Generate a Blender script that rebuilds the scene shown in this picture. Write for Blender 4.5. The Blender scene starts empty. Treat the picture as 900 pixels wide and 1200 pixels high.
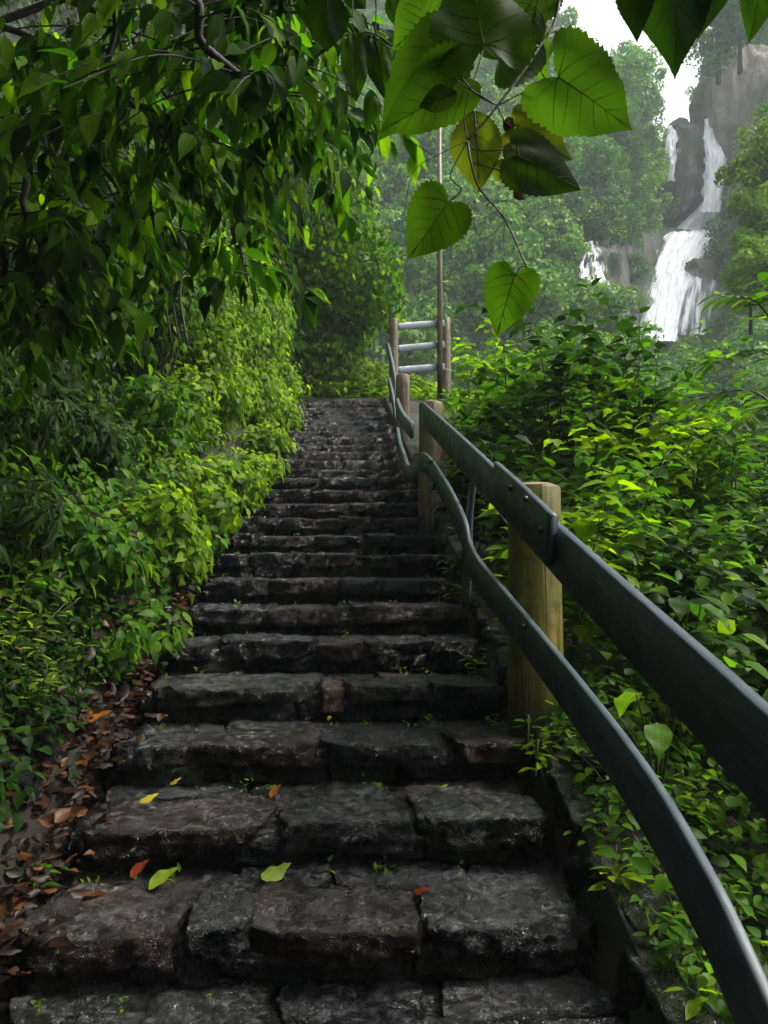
import bpy, math, random
import numpy as np
from mathutils import Vector, Matrix
R = math.radians
scene = bpy.context.scene
C = scene.collection
rnd = random.Random(7)
nr = np.random.default_rng(11)

# ------------------------------------------------------------------ camera
EYE = np.array([0.0, 0.0, 1.68]); F = 870.0
YAW = math.atan(53 / F); PITCH = math.atan(50 / F)
fw = np.array([math.sin(YAW) * math.cos(PITCH), math.cos(YAW) * math.cos(PITCH), math.sin(PITCH)])
rt = np.array([math.cos(YAW), -math.sin(YAW), 0.0]); upv = np.cross(rt, fw)
cd = bpy.data.cameras.new('camera'); cam = bpy.data.objects.new('camera', cd); C.objects.link(cam)
cd.sensor_fit = 'VERTICAL'; cd.sensor_height = 24; cd.sensor_width = 18; cd.lens = 24 * F / 1200
cd.clip_start = 0.02; cd.clip_end = 2000
cam.matrix_world = Matrix(((rt[0], upv[0], -fw[0], EYE[0]), (rt[1], upv[1], -fw[1], EYE[1]), (rt[2], upv[2], -fw[2], EYE[2]), (0, 0, 0, 1)))
scene.camera = cam

# ------------------------------------------------------------------ sky, sun, exposure
SUN_EL, SUN_AZ = R(54), R(92)          # azimuth from +Y towards +X
w = bpy.data.worlds.new('World'); scene.world = w; w.use_nodes = True
nt = w.node_tree; bg = nt.nodes['Background']
sky = nt.nodes.new('ShaderNodeTexSky'); sky.sky_type = 'NISHITA'; sky.sun_disc = False
sky.sun_elevation = SUN_EL; sky.sun_rotation = SUN_AZ; sky.dust_density = 4.0; sky.air_density = 1.0
hs = nt.nodes.new('ShaderNodeHueSaturation'); hs.inputs['Saturation'].default_value = 0.22; hs.inputs['Value'].default_value = 1.3
nt.links.new(sky.outputs[0], hs.inputs['Color']); nt.links.new(hs.outputs[0], bg.inputs['Color'])
bg.inputs['Strength'].default_value = 0.08
sd = bpy.data.lights.new('sun', 'SUN'); sd.energy = 1.5; sd.angle = R(10); sd.color = (1, 0.95, 0.85)
so = bpy.data.objects.new('sun', sd); C.objects.link(so)
sv = Vector((math.sin(SUN_AZ) * math.cos(SUN_EL), math.cos(SUN_AZ) * math.cos(SUN_EL), math.sin(SUN_EL)))
so.rotation_euler = sv.to_track_quat('Z', 'Y').to_euler(); so.location = (20, 20, 60)
scene.view_settings.view_transform = 'Standard'; scene.view_settings.look = 'None'
scene.view_settings.gamma = 1; scene.view_settings.use_curve_mapping = False
scene.view_settings.exposure = 1.8
HAZE = 0.0013
scene.cycles.volume_bounces = 1
scene.cycles.max_bounces = 8

# ------------------------------------------------------------------ pixel helpers (photo pixels -> points in the place)
def ray(px, py): return fw + (px - 450) / F * rt + (600 - py) / F * upv
def at(px, py, Y):
    d = ray(px, py); return EYE + d * (Y / d[1])
def atX(px, py, X):
    d = ray(px, py); return EYE + d * (X / d[0])
def nrm(v):
    v = np.asarray(v, float); return v / (np.linalg.norm(v, axis=-1, keepdims=True) + 1e-9)

# ------------------------------------------------------------------ noise
def _hash(i, j, k):
    n = (i * 374761393 + j * 668265263 + k * 2147483647 * 3 + 1442695) & 0xffffffff
    n = ((n ^ (n >> 13)) * 1274126177) & 0xffffffff
    n = ((n ^ (n >> 16)) * 2246822519) & 0xffffffff
    return ((n ^ (n >> 15)) & 0xffffff) / float(0xffffff)
def vnoise(P):
    P = np.asarray(P, float); I = np.floor(P).astype(np.int64); f = P - I; f = f * f * (3 - 2 * f)
    x, y, z = I[..., 0], I[..., 1], I[..., 2]; u, v, t = f[..., 0], f[..., 1], f[..., 2]
    def L(a, b, s): return a + (b - a) * s
    a = L(L(_hash(x, y, z), _hash(x + 1, y, z), u), L(_hash(x, y + 1, z), _hash(x + 1, y + 1, z), u), v)
    b = L(L(_hash(x, y, z + 1), _hash(x + 1, y, z + 1), u), L(_hash(x, y + 1, z + 1), _hash(x + 1, y + 1, z + 1), u), v)
    return L(a, b, t) * 2 - 1
def fbm(P, o=4):
    P = np.asarray(P, float); s = 0; a = 1.0
    for _ in range(o): s = s + a * vnoise(P); P = P * 2.03 + 17.3; a *= 0.5
    return s
def fbm2(x, y, o=4):
    return fbm(np.stack([x, y, np.zeros_like(x) + 3.7], -1), o)
def sstep(a, b, x):
    t = np.clip((np.asarray(x, float) - a) / (b - a), 0, 1); return t * t * (3 - 2 * t)

# ------------------------------------------------------------------ mesh helpers
def mesh_from(name, V, faces, mat=None, smooth=True, uv=None):
    """faces: list of (n,k) index arrays"""
    V = np.ascontiguousarray(V, np.float32); me = bpy.data.meshes.new(name)
    faces = [np.asarray(f, np.int32) for f in faces if len(f)]
    flat = np.concatenate([f.ravel() for f in faces]); tot = np.concatenate([np.full(len(f), f.shape[1], np.int32) for f in faces])
    start = np.concatenate([[0], np.cumsum(tot)[:-1]]).astype(np.int32)
    me.vertices.add(len(V)); me.vertices.foreach_set('co', V.ravel())
    me.loops.add(len(flat)); me.loops.foreach_set('vertex_index', flat)
    me.polygons.add(len(tot)); me.polygons.foreach_set('loop_start', start); me.polygons.foreach_set('loop_total', tot)
    if smooth: me.polygons.foreach_set('use_smooth', np.ones(len(tot), bool))
    if uv is not None:
        l = me.uv_layers.new(name='UVMap'); l.data.foreach_set('uv', np.asarray(uv, np.float32)[flat].ravel())
    me.update(calc_edges=True); me.validate()
    if mat: me.materials.append(mat)
    return me
class Geo:
    def __init__(s): s.v = []; s.f = {}; s.n = 0
    def add(s, V, *fs):
        V = np.asarray(V, float)
        for f in fs:
            f = np.asarray(f, np.int64)
            if len(f): s.f.setdefault(f.shape[1], []).append(f + s.n)
        s.v.append(V); s.n += len(V)
    def mesh(s, name, mat=None, smooth=True, off=None):
        V = np.concatenate(s.v)
        if off is not None: V = V - np.asarray(off)
        return mesh_from(name, V, [np.concatenate(x) for x in s.f.values()], mat, smooth)
def link(name, me, parent=None, loc=None, **props):
    o = bpy.data.objects.new(name, me); C.objects.link(o)
    if parent: o.parent = parent
    if loc is not None: o.location = loc
    for k, v in props.items(): o[k] = v
    return o
def thing(name, label, cat, loc, group=None):
    o = bpy.data.objects.new(name, None); C.objects.link(o); o.location = loc; o.empty_display_size = 0.1
    o['label'] = label; o['category'] = cat
    if group: o['group'] = group
    return o
def crom(P, n=8):
    P = np.asarray(P, float); Q = np.vstack([2 * P[0] - P[1], P, 2 * P[-1] - P[-2]]); out = []
    for i in range(1, len(Q) - 2):
        for t in np.linspace(0, 1, n, endpoint=False):
            a, b, c, d = Q[i - 1], Q[i], Q[i + 1], Q[i + 2]
            out.append(0.5 * (2 * b + (c - a) * t + (2 * a - 5 * b + 4 * c - d) * t * t + (3 * b - a - 3 * c + d) * t ** 3))
    out.append(P[-1]); return np.array(out)
def tube(g, P, r, k=6):
    P = np.asarray(P, float); n = len(P); r = np.broadcast_to(r, (n,)) if np.ndim(r) < 1 or len(np.atleast_1d(r)) == n else np.linspace(r[0], r[1], n)
    T = nrm(np.gradient(P, axis=0)); ref = np.array([0.13, 0.27, 1.0]) if abs(T[:, 2]).mean() < 0.8 else np.array([1.0, 0.2, 0.1])
    A = nrm(np.cross(T, ref)); B = np.cross(T, A); th = np.arange(k) * 2 * math.pi / k
    V = (P[:, None] + r[:, None, None] * (np.cos(th)[None, :, None] * A[:, None] + np.sin(th)[None, :, None] * B[:, None])).reshape(-1, 3)
    q = [(i * k + j, i * k + (j + 1) % k, (i + 1) * k + (j + 1) % k, (i + 1) * k + j) for i in range(n - 1) for j in range(k)]
    g.add(V, q, [tuple(range(k))[::-1]] if k != 4 else [], [tuple((n - 1) * k + j for j in range(k))] if k != 4 else [])

# ------------------------------------------------------------------ materials
class NT:
    def __init__(s, name):
        s.m = bpy.data.materials.new(name); s.m.use_nodes = True; s.t = s.m.node_tree; s.n = s.t.nodes
        s.b = s.n['Principled BSDF']; s.out = s.n['Material Output']
    def new(s, t, **k):
        x = s.n.new('ShaderNode' + t)
        for a, v in k.items(): setattr(x, a, v)
        return x
    def ln(s, a, b): s.t.links.new(a, b)
    def noise(s, scale, detail=6, vec=None, rough=0.55, dist=0.0):
        x = s.new('TexNoise'); x.inputs['Scale'].default_value = scale; x.inputs['Detail'].default_value = detail
        x.inputs['Roughness'].default_value = rough; x.inputs['Distortion'].default_value = dist
        if vec: s.ln(vec, x.inputs['Vector'])
        return x.outputs['Fac']
    def ramp(s, fac, stops):
        x = s.new('ValToRGB'); e = x.color_ramp.elements
        while len(e) < len(stops): e.new(0.5)
        for i, (p, c) in enumerate(stops):
            e[i].position = p; e[i].color = (*c, 1) if len(c) == 3 else c
        s.ln(fac, x.inputs['Fac']); return x.outputs['Color']
    def grey(s, fac, a, b, va=0.0, vb=1.0):
        x = s.new('MapRange'); x.inputs['From Min'].default_value = a; x.inputs['From Max'].default_value = b
        x.inputs['To Min'].default_value = va; x.inputs['To Max'].default_value = vb; s.ln(fac, x.inputs['Value']); return x.outputs['Result']
    def mix(s, fac, a, b, mode='MIX'):
        x = s.new('Mix', data_type='RGBA', blend_type=mode)
        for sock, v in ((x.inputs['Factor'], fac), (x.inputs['A'], a), (x.inputs['B'], b)):
            if hasattr(v, 'is_linked'): s.ln(v, sock)
            else: sock.default_value = (*v, 1) if isinstance(v, tuple) else v
        return x.outputs['Result']
    def math(s, op, a, b=0.0):
        x = s.new('Math', operation=op)
        for sock, v in ((x.inputs[0], a), (x.inputs[1], b)):
            if hasattr(v, 'is_linked'): s.ln(v, sock)
            else: sock.default_value = v
        return x.outputs[0]
    def bump(s, h, strength, dist=0.01, prev=None):
        x = s.new('Bump'); x.inputs['Strength'].default_value = strength; x.inputs['Distance'].default_value = dist
        s.ln(h, x.inputs['Height'])
        if prev: s.ln(prev, x.inputs['Normal'])
        return x.outputs['Normal']
    def obj(s): return s.new('TexCoord').outputs['Object']
    def pos(s): return s.new('NewGeometry').outputs['Position']
    def rand(s):
        a = s.new('ObjectInfo').outputs['Random']; b = s.new('NewGeometry').outputs['Random Per Island']
        return s.math('FRACT', s.math('ADD', a, b))

def leaf_mat(name, stops, tint=1.9, trans=0.5, rough=0.45, spec=0.13, spots=0.0):
    m = NT(name); r = m.rand(); col = m.ramp(r, stops)
    n = m.noise(14, 3, m.pos()); col = m.mix(m.grey(n, 0.3, 0.75, 0, 0.35), col, m.mix(1.0, col, (0.55, 0.62, 0.5), 'MULTIPLY'))
    uv = m.new('SeparateXYZ'); m.ln(m.new('TexCoord').outputs['UV'], uv.inputs[0]); ax = m.math('ABSOLUTE', m.math('SUBTRACT', uv.outputs['X'], 1.0))
    sv_ = m.math('SINE', m.math('MULTIPLY', m.math('SUBTRACT', uv.outputs['Y'], m.math('MULTIPLY', ax, 1.1)), 44.0))
    vn = m.math('MAXIMUM', m.grey(ax, .012, .022, 1, 0), m.math('MULTIPLY', m.grey(sv_, .9, .99, 0, .6), m.grey(ax, .5, .52, 1, 0)))
    col = m.mix(m.math('MULTIPLY', vn, .55), col, m.mix(1.0, col, (1.7, 1.55, 2.0), 'MULTIPLY'))
    if spots:
        sp = m.grey(m.noise(45, 2, m.pos()), 0.68, 0.74); col = m.mix(m.math('MULTIPLY', sp, spots), col, (0.06, 0.035, 0.012))
    m.ln(col, m.b.inputs['Base Color']); m.b.inputs['Roughness'].default_value = rough
    m.b.inputs['Specular IOR Level'].default_value = spec
    tr = m.new('BsdfTranslucent'); m.ln(m.mix(1.0, col, (tint * 1.05, tint * 1.1, tint * 0.45), 'MULTIPLY'), tr.inputs['Color'])
    ms = m.new('MixShader'); ms.inputs[0].default_value = trans
    m.ln(m.b.outputs[0], ms.inputs[1]); m.ln(tr.outputs[0], ms.inputs[2]); m.ln(ms.outputs[0], m.out.inputs['Surface'])
    return m.m
M = {}
M['leaf_bright'] = leaf_mat('bright_leaf', [(0, (.04, .09, .002)), (.45, (.095, .18, .003)), (.8, (.15, .26, .004)), (1, (.2, .3, .006))], tint=2.3)
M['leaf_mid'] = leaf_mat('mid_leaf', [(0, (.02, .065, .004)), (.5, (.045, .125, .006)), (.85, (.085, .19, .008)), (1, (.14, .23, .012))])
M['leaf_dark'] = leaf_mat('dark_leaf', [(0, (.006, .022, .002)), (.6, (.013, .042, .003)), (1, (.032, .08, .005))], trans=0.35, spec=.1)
M['leaf_tree'] = leaf_mat('tree_leaf', [(0, (.007, .026, .001)), (.45, (.018, .062, .002)), (.75, (.05, .135, .003)), (1, (.13, .25, .005))], trans=0.6, tint=2.0, spec=.06, rough=.55)
M['leaf_pale'] = leaf_mat('pale_leaf', [(0, (.06, .13, .012)), (.6, (.12, .21, .02)), (1, (.22, .28, .04))])
M['leaf_vine'] = leaf_mat('vine_leaf', [(0, (.028, .075, .004)), (1, (.05, .115, .006))], tint=1.75, trans=0.62, spots=0.5, spec=.1)
M['leaf_yellow'] = leaf_mat('yellowing_leaf', [(0, (.08, .11, .008)), (1, (.12, .13, .012))], tint=2.0, trans=0.55)
M['leaf_vine_dark'] = leaf_mat('dark_vine_leaf', [(0, (.02, .05, .006)), (1, (.028, .065, .008))], tint=1.6, trans=.5, spots=.4)
M['vein'] = leaf_mat('leaf_vein', [(0, (.1, .16, .03)), (1, (.13, .19, .04))], trans=0.6, tint=2.2)
def dry_mat(name, stops, rough=0.45):
    m = NT(name); col = m.ramp(m.rand(), stops); n = m.noise(30, 4, m.pos())
    col = m.mix(m.grey(n, 0.4, 0.7, 0, 0.6), col, m.mix(1.0, col, (.5, .42, .4), 'MULTIPLY'))
    m.ln(col, m.b.inputs['Base Color']); m.b.inputs['Roughness'].default_value = rough; m.b.inputs['Specular IOR Level'].default_value = .2
    m.ln(m.bump(n, 0.4, 0.004), m.b.inputs['Normal']); return m.m
M['litter'] = dry_mat('dry_litter', [(0, (.007, .004, .0025)), (.5, (.022, .009, .004)), (.85, (.045, .017, .006)), (1, (.13, .05, .014))])
M['orange'] = dry_mat('orange_leaf', [(0, (.22, .07, .008)), (1, (.28, .1, .012))])
M['red'] = dry_mat('red_leaf', [(0, (.15, .025, .006)), (1, (.2, .035, .008))])
M['yellow'] = dry_mat('yellow_leaf', [(0, (.28, .25, .015)), (1, (.32, .28, .02))])
M['lime'] = dry_mat('lime_leaf', [(0, (.13, .2, .012)), (1, (.16, .23, .015))])

def stone_mat(name, cols, moss=0.2, wet=1.0):
    m = NT(name); p = m.pos(); r = m.new('ObjectInfo').outputs['Random']
    n1 = m.noise(5, 8, p, 0.62); n2 = m.noise(38, 8, p, 0.7); n3 = m.noise(1.7, 3, p)
    col = m.ramp(n1, [(0.3, cols[0]), (0.5, cols[1]), (0.68, cols[2])])
    col = m.mix(m.grey(n2, .45, .7, 0, .5), col, m.mix(1.0, col, (1.9, 1.8, 1.7), 'MULTIPLY'))
    col = m.mix(m.grey(r, 0, 1, 0, .45), col, m.mix(1.0, col, (.5, .5, .5), 'MULTIPLY'))
    mo = m.math('MULTIPLY', m.grey(m.noise(9, 6, p, .7), .55, .66), m.grey(n3, .42, .62, 0, moss * 2.2))
    col = m.mix(mo, col, (.035, .05, .008)); m.ln(col, m.b.inputs['Base Color'])
    ro = m.math('ADD', m.grey(m.noise(11, 5, p), .35, .65, .07, .4), m.math('MULTIPLY', mo, .4)); m.ln(ro, m.b.inputs['Roughness'])
    m.b.inputs['Specular IOR Level'].default_value = 0.12 * wet
    v = m.new('TexVoronoi'); v.inputs['Scale'].default_value = 16; v.feature = 'F1'
    vv = m.new('VectorMath', operation='ADD'); m.ln(p, vv.inputs[0]); cn = m.new('TexNoise'); cn.inputs['Scale'].default_value = 7; m.ln(p, cn.inputs['Vector']); m.ln(cn.outputs['Color'], vv.inputs[1]); m.ln(vv.outputs[0], v.inputs['Vector'])
    b = m.bump(v.outputs['Distance'], .15, .02); b = m.bump(m.noise(27, 6, p, .62), 1.0, .02, b)
    m.ln(b, m.b.inputs['Normal']); m.b.inputs['Coat IOR'].default_value = 1.75; m.b.inputs['Coat Roughness'].default_value = .035; nz = m.new('SeparateXYZ'); m.ln(m.new('NewGeometry').outputs['Normal'], nz.inputs[0]); m.ln(m.math('MULTIPLY', m.grey(m.noise(6, 6, p, .65), .28, .44), m.grey(nz.outputs['Z'], .6, .92, .1, 1)), m.b.inputs['Coat Weight']); dv = m.new('TexVoronoi'); dv.inputs['Scale'].default_value = 95; dv.feature = 'SMOOTH_F1'; m.ln(vv.outputs[0], dv.inputs['Vector']); b2 = m.bump(dv.outputs['Distance'], 1.0, .011, b); m.ln(b2, m.b.inputs['Normal']); m.ln(b2, m.b.inputs['Coat Normal']); return m.m
M['stone_grey'] = stone_mat('wet_grey_stone', [(.0025, .0027, .003), (.0065, .007, .0075), (.02, .0195, .02)])
M['stone_brown'] = stone_mat('wet_brown_stone', [(.005, .0033, .0022), (.016, .0095, .0055), (.044, .026, .015)], .12)
M['stone_moss'] = stone_mat('mossy_stone', [(.004, .005, .003), (.009, .011, .006), (.026, .028, .019)], .5)
M['stone_red'] = stone_mat('reddish_stone', [(.035, .016, .011), (.075, .035, .024), (.12, .06, .042)], .05)
M['mortar'] = stone_mat('dark_mortar', [(.004, .0035, .0025), (.008, .007, .005), (.016, .013, .009)], .4)
def soil():
    m = NT('soil'); p = m.pos(); n = m.noise(3, 8, p, .65)
    col = m.ramp(n, [(.3, (.006, .0045, .003)), (.5, (.014, .01, .006)), (.7, (.028, .02, .012))])
    g = m.grey(m.noise(1.3, 5, p, .7), .48, .6, 0, .7); col = m.mix(g, col, (.02, .04, .008))
    m.ln(col, m.b.inputs['Base Color']); m.b.inputs['Roughness'].default_value = .8
    m.ln(m.bump(m.noise(18, 8, p, .75), .8, .05), m.b.inputs['Normal']); return m.m
M['soil'] = soil()
def hill():
    m = NT('hillside'); p = m.pos(); n = m.noise(.12, 8, p, .65)
    col = m.ramp(n, [(.35, (.03, .07, .015)), (.5, (.06, .12, .02)), (.64, (.11, .17, .035))])
    nz = m.new('SeparateXYZ'); gg = m.new('NewGeometry'); m.ln(gg.outputs['Normal'], nz.inputs[0])
    rk = m.ramp(m.noise(.5, 8, p, .7), [(.3, (.06, .055, .05)), (.55, (.15, .14, .12)), (.75, (.28, .25, .22))])
    col = m.mix(m.grey(nz.outputs['Z'], .3, .5, 1, 0), col, rk); m.ln(col, m.b.inputs['Base Color'])
    m.b.inputs['Roughness'].default_value = .85; m.ln(m.bump(m.noise(.9, 8, p, .75), .9, .8), m.b.inputs['Normal']); return m.m
M['hill'] = hill()
def rockmat(nm='cliff_rock', st=[(.34, (.025, .023, .02)), (.5, (.12, .105, .085)), (.64, (.32, .27, .22))], moss=.9):
    m = NT(nm); p = m.pos(); mp = m.new('Mapping'); mp.inputs['Scale'].default_value = (1, 1, .25); m.ln(p, mp.inputs['Vector'])
    col = m.ramp(m.noise(.9, 9, mp.outputs[0], .7), st)
    col = m.mix(m.grey(m.noise(.45, 6, p, .7), .46, .54, 0, moss), col, (.05, .1, .018)); m.ln(col, m.b.inputs['Base Color'])
    m.b.inputs['Roughness'].default_value = .7; m.ln(m.bump(m.noise(1.4, 9, mp.outputs[0], .75), 1, .7), m.b.inputs['Normal']); return m.m
M['cliff'] = rockmat(); M['cliff_tan'] = rockmat('tan_cliff_rock', [(.34, (.09, .07, .045)), (.5, (.26, .2, .13)), (.64, (.42, .33, .23))], .35)
def bark(name, stops, rough=.7):
    m = NT(name); mp = m.new('Mapping'); mp.inputs['Scale'].default_value = (1, 1, .12); m.ln(m.pos(), mp.inputs['Vector'])
    n = m.noise(40, 6, mp.outputs[0], .65); col = m.ramp(n, stops); m.ln(col, m.b.inputs['Base Color'])
    m.b.inputs['Roughness'].default_value = rough; m.ln(m.bump(n, .6, .01), m.b.inputs['Normal']); return m.m
M['bark'] = bark('bark', [(.3, (.006, .005, .003)), (.7, (.024, .017, .011))])
M['stem'] = bark('green_stem', [(.3, (.03, .04, .01)), (.7, (.07, .085, .02))], .5)
M['stem_brown'] = bark('brown_stem', [(.3, (.03, .018, .01)), (.7, (.09, .05, .03))], .5)
def logmat(name, a, b, c, moss):
    m = NT(name); o = m.obj(); mp = m.new('Mapping'); mp.inputs['Scale'].default_value = (1, 1, .07); m.ln(o, mp.inputs['Vector'])
    n = m.noise(26, 7, mp.outputs[0], .6, .6); col = m.ramp(n, [(.3, a), (.52, b), (.72, c)])
    kn = m.new('TexVoronoi'); kn.inputs['Scale'].default_value = 5.5; m.ln(o, kn.inputs['Vector']); col = m.mix(m.grey(kn.outputs['Distance'], .05, .16, .75, 0), col, a)
    g = m.grey(m.noise(4, 5, o, .6), .42, .62, 0, moss); col = m.mix(g, col, (.11, .12, .008)); m.ln(col, m.b.inputs['Base Color'])
    d = m.grey(m.noise(9, 6, mp.outputs[0], .6), .55, .7, 0, .7); col = m.mix(d, col, m.mix(1.0, col, (.35, .3, .3), 'MULTIPLY')); m.ln(col, m.b.inputs['Base Color'])
    mp2 = m.new('Mapping'); mp2.inputs['Scale'].default_value = (1, 1, .035); m.ln(o, mp2.inputs['Vector']); ck = m.noise(34, 3, mp2.outputs[0], .5, 1.2); cr = m.math('MULTIPLY', m.grey(ck, .62, .67), .6)
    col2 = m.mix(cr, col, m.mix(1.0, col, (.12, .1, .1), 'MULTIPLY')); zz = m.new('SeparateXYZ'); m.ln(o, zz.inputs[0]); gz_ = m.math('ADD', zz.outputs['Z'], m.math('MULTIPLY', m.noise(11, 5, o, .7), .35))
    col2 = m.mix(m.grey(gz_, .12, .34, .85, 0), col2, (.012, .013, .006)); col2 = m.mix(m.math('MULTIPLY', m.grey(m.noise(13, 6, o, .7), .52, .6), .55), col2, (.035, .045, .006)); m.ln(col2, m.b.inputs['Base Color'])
    m.b.inputs['Roughness'].default_value = .5; bb = m.bump(n, .7, .01); m.ln(m.bump(cr, .8, -.012, bb), m.b.inputs['Normal']); return m.m
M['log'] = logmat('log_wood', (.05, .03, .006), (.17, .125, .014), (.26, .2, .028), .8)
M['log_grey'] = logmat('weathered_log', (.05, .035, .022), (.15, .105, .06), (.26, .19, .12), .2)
def paint(nm='grey_green_paint', st=[(.3, (.016, .03, .04)), (.5, (.036, .06, .074)), (.72, (.075, .108, .12))]):
    m = NT(nm); o = m.new('TexCoord').outputs['UV']; mp = m.new('Mapping'); mp.inputs['Scale'].default_value = (3, 40, 1); m.ln(o, mp.inputs['Vector'])
    n = m.noise(3, 7, mp.outputs[0], .65); p = m.pos(); col = m.ramp(n, st)
    col = m.mix(m.grey(m.noise(6, 7, p, .7), .54, .68, 0, .6), col, (.085, .105, .095)); col = m.mix(m.grey(m.noise(3, 5, p, .7), .55, .66, 0, .5), col, (.02, .035, .025))
    m.ln(col, m.b.inputs['Base Color']); m.ln(m.grey(m.noise(10, 4, p), .35, .65, .32, .55), m.b.inputs['Roughness'])
    m.ln(m.bump(n, .35, .004), m.b.inputs['Normal']); return m.m
M['paint'] = paint(); M['paint_sky_sheen'] = paint('sky_sheen_grey_paint', [(.3, (.04, .062, .075)), (.5, (.075, .105, .12)), (.72, (.12, .16, .175))])  # second, lighter rail colour stands in for sky reflected on the boards
def watermat():
    m = NT('falling_water'); uv = m.new('TexCoord').outputs['UV']; mp = m.new('Mapping'); mp.inputs['Scale'].default_value = (1, .07, 1); m.ln(uv, mp.inputs['Vector'])
    n = m.noise(7, 8, mp.outputs[0], .65, .3); mp3 = m.new('Mapping'); mp3.inputs['Scale'].default_value = (1, .1, 1); m.ln(uv, mp3.inputs['Vector']); m.ln(m.ramp(m.noise(16, 6, mp3.outputs[0], .7, .4), [(.36, (.6, .65, .7)), (.5, (.88, .9, .92)), (.6, (.95, .96, .97))]), m.b.inputs['Base Color']); m.b.inputs['Roughness'].default_value = .5
    e = m.new('SeparateXYZ'); m.ln(uv, e.inputs[0])
    dn = m.new('Attribute'); dn.attribute_name = 'dens'
    a = m.math('ADD', n, m.math('SUBTRACT', dn.outputs['Fac'], .5)); al = m.grey(a, .38, .62); tr = m.new('BsdfTransparent'); ms = m.new('MixShader')
    m.ln(al, ms.inputs[0]); m.ln(tr.outputs[0], ms.inputs[1]); m.ln(m.b.outputs[0], ms.inputs[2]); m.ln(ms.outputs[0], m.out.inputs['Surface'])
    m.ln(m.bump(n, .5, .3), m.b.inputs['Normal']); return m.m
M['water'] = watermat()
def cutwood():
    m = NT('cut_wood'); n = m.noise(20, 5, m.obj()); m.ln(m.ramp(n, [(.3, (.12, .075, .035)), (.7, (.26, .17, .09))]), m.b.inputs['Base Color']); m.b.inputs['Roughness'].default_value = .7; return m.m
M['cut'] = cutwood()
def metal():
    m = NT('bolt_metal'); m.b.inputs['Base Color'].default_value = (.08, .07, .06, 1); m.b.inputs['Metallic'].default_value = .8; m.b.inputs['Roughness'].default_value = .5; return m.m
M['bolt'] = metal()
def far_leaf(name, stops):
    m = NT(name); oi = m.new('ObjectInfo').outputs['Random']; ri = m.new('NewGeometry').outputs['Random Per Island']
    col = m.ramp(m.math('FRACT', m.math('ADD', oi, m.math('MULTIPLY', ri, .35))), stops); m.ln(col, m.b.inputs['Base Color']); m.b.inputs['Roughness'].default_value = .6
    m.b.inputs['Specular IOR Level'].default_value = .3
    tr = m.new('BsdfTranslucent'); m.ln(m.mix(1.0, col, (1.5, 1.6, .8), 'MULTIPLY'), tr.inputs['Color']); ms = m.new('MixShader'); ms.inputs[0].default_value = .3
    m.ln(m.b.outputs[0], ms.inputs[1]); m.ln(tr.outputs[0], ms.inputs[2]); m.ln(ms.outputs[0], m.out.inputs['Surface']); return m.m
M['far_sun_tint'] = far_leaf('sun_tinted_foliage', [(0, (.08, .19, .008)), (.5, (.16, .3, .012)), (1, (.25, .37, .018))])  # crown colour raised to stand in for sunlight on their shaded side
M['far'] = far_leaf('far_foliage', [(0, (.028, .1, .006)), (.4, (.07, .19, .009)), (.75, (.13, .28, .012)), (1, (.2, .35, .015))])

# ------------------------------------------------------------------ terrain
RUN, RISE = .4, .14
SX0, SX1 = -.83, .69
def S(y): return np.where(y < 12.2, .35 * y, 4.27 + .02 * (y - 12.2))
def ground_h(x, y):
    x = np.asarray(x, float); y = np.asarray(y, float); s = S(y)
    L = np.maximum(0, -x - 1.02); h = s + .03
    lb = np.minimum(L, .8) * .85 + np.clip(L - .8, 0, 2.4) * 3.2 + np.maximum(0, L - 3.2) * .35
    lb = lb * (1 + .15 * fbm2(x * .8, y * .8, 3))
    # the bank ends a little beyond the landing
    lb = lb * (1 - .8 * sstep(14, 22, y))
    Rr = np.maximum(0, x - .95); rb = -.16 * np.minimum(Rr, 4) - .6 * np.maximum(0, Rr - 4)
    h = h + lb + rb + .05 * fbm2(x * 2.2, y * 2.2, 4) * sstep(.0, .4, np.maximum(-x - .85, x - .7)) * (1 + L * 1.2)
    ins = sstep(SX0 - .2, SX0 + .02, x) * (1 - sstep(SX1 - .02, SX1 + .06, x)) * (1 - sstep(12.0, 12.3, y))
    h = h - .3 * ins
    drop = sstep(15, 24, y) * (7 + 0 * x); h = h - drop
    h = h + np.maximum(0, y - 26) * .55
    return h
def grid_obj(name, xs, ys, hf, mat, **props):
    X, Y = np.meshgrid(xs, ys); Z = hf(X, Y); V = np.stack([X, Y, Z], -1).reshape(-1, 3); nx, ny = len(xs), len(ys)
    i = np.arange(nx - 1)[None] + nx * np.arange(ny - 1)[:, None]; i = i.ravel()
    return link(name, mesh_from(name, V, [np.stack([i, i + 1, i + nx + 1, i + nx], -1)], mat), **props)
xs = np.concatenate([np.linspace(-60, -8, 27)[:-1], np.linspace(-8, -4, 21)[:-1], np.linspace(-4, 3, 141)[:-1], np.linspace(3, 10, 50)[:-1], np.linspace(10, 70, 31)])
ys = np.concatenate([np.linspace(-20, -2, 19)[:-1], np.linspace(-2, 16, 240)[:-1], np.linspace(16, 48, 50)])
grid_obj('ground', xs, ys, ground_h, M['soil'], kind='structure')

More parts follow.
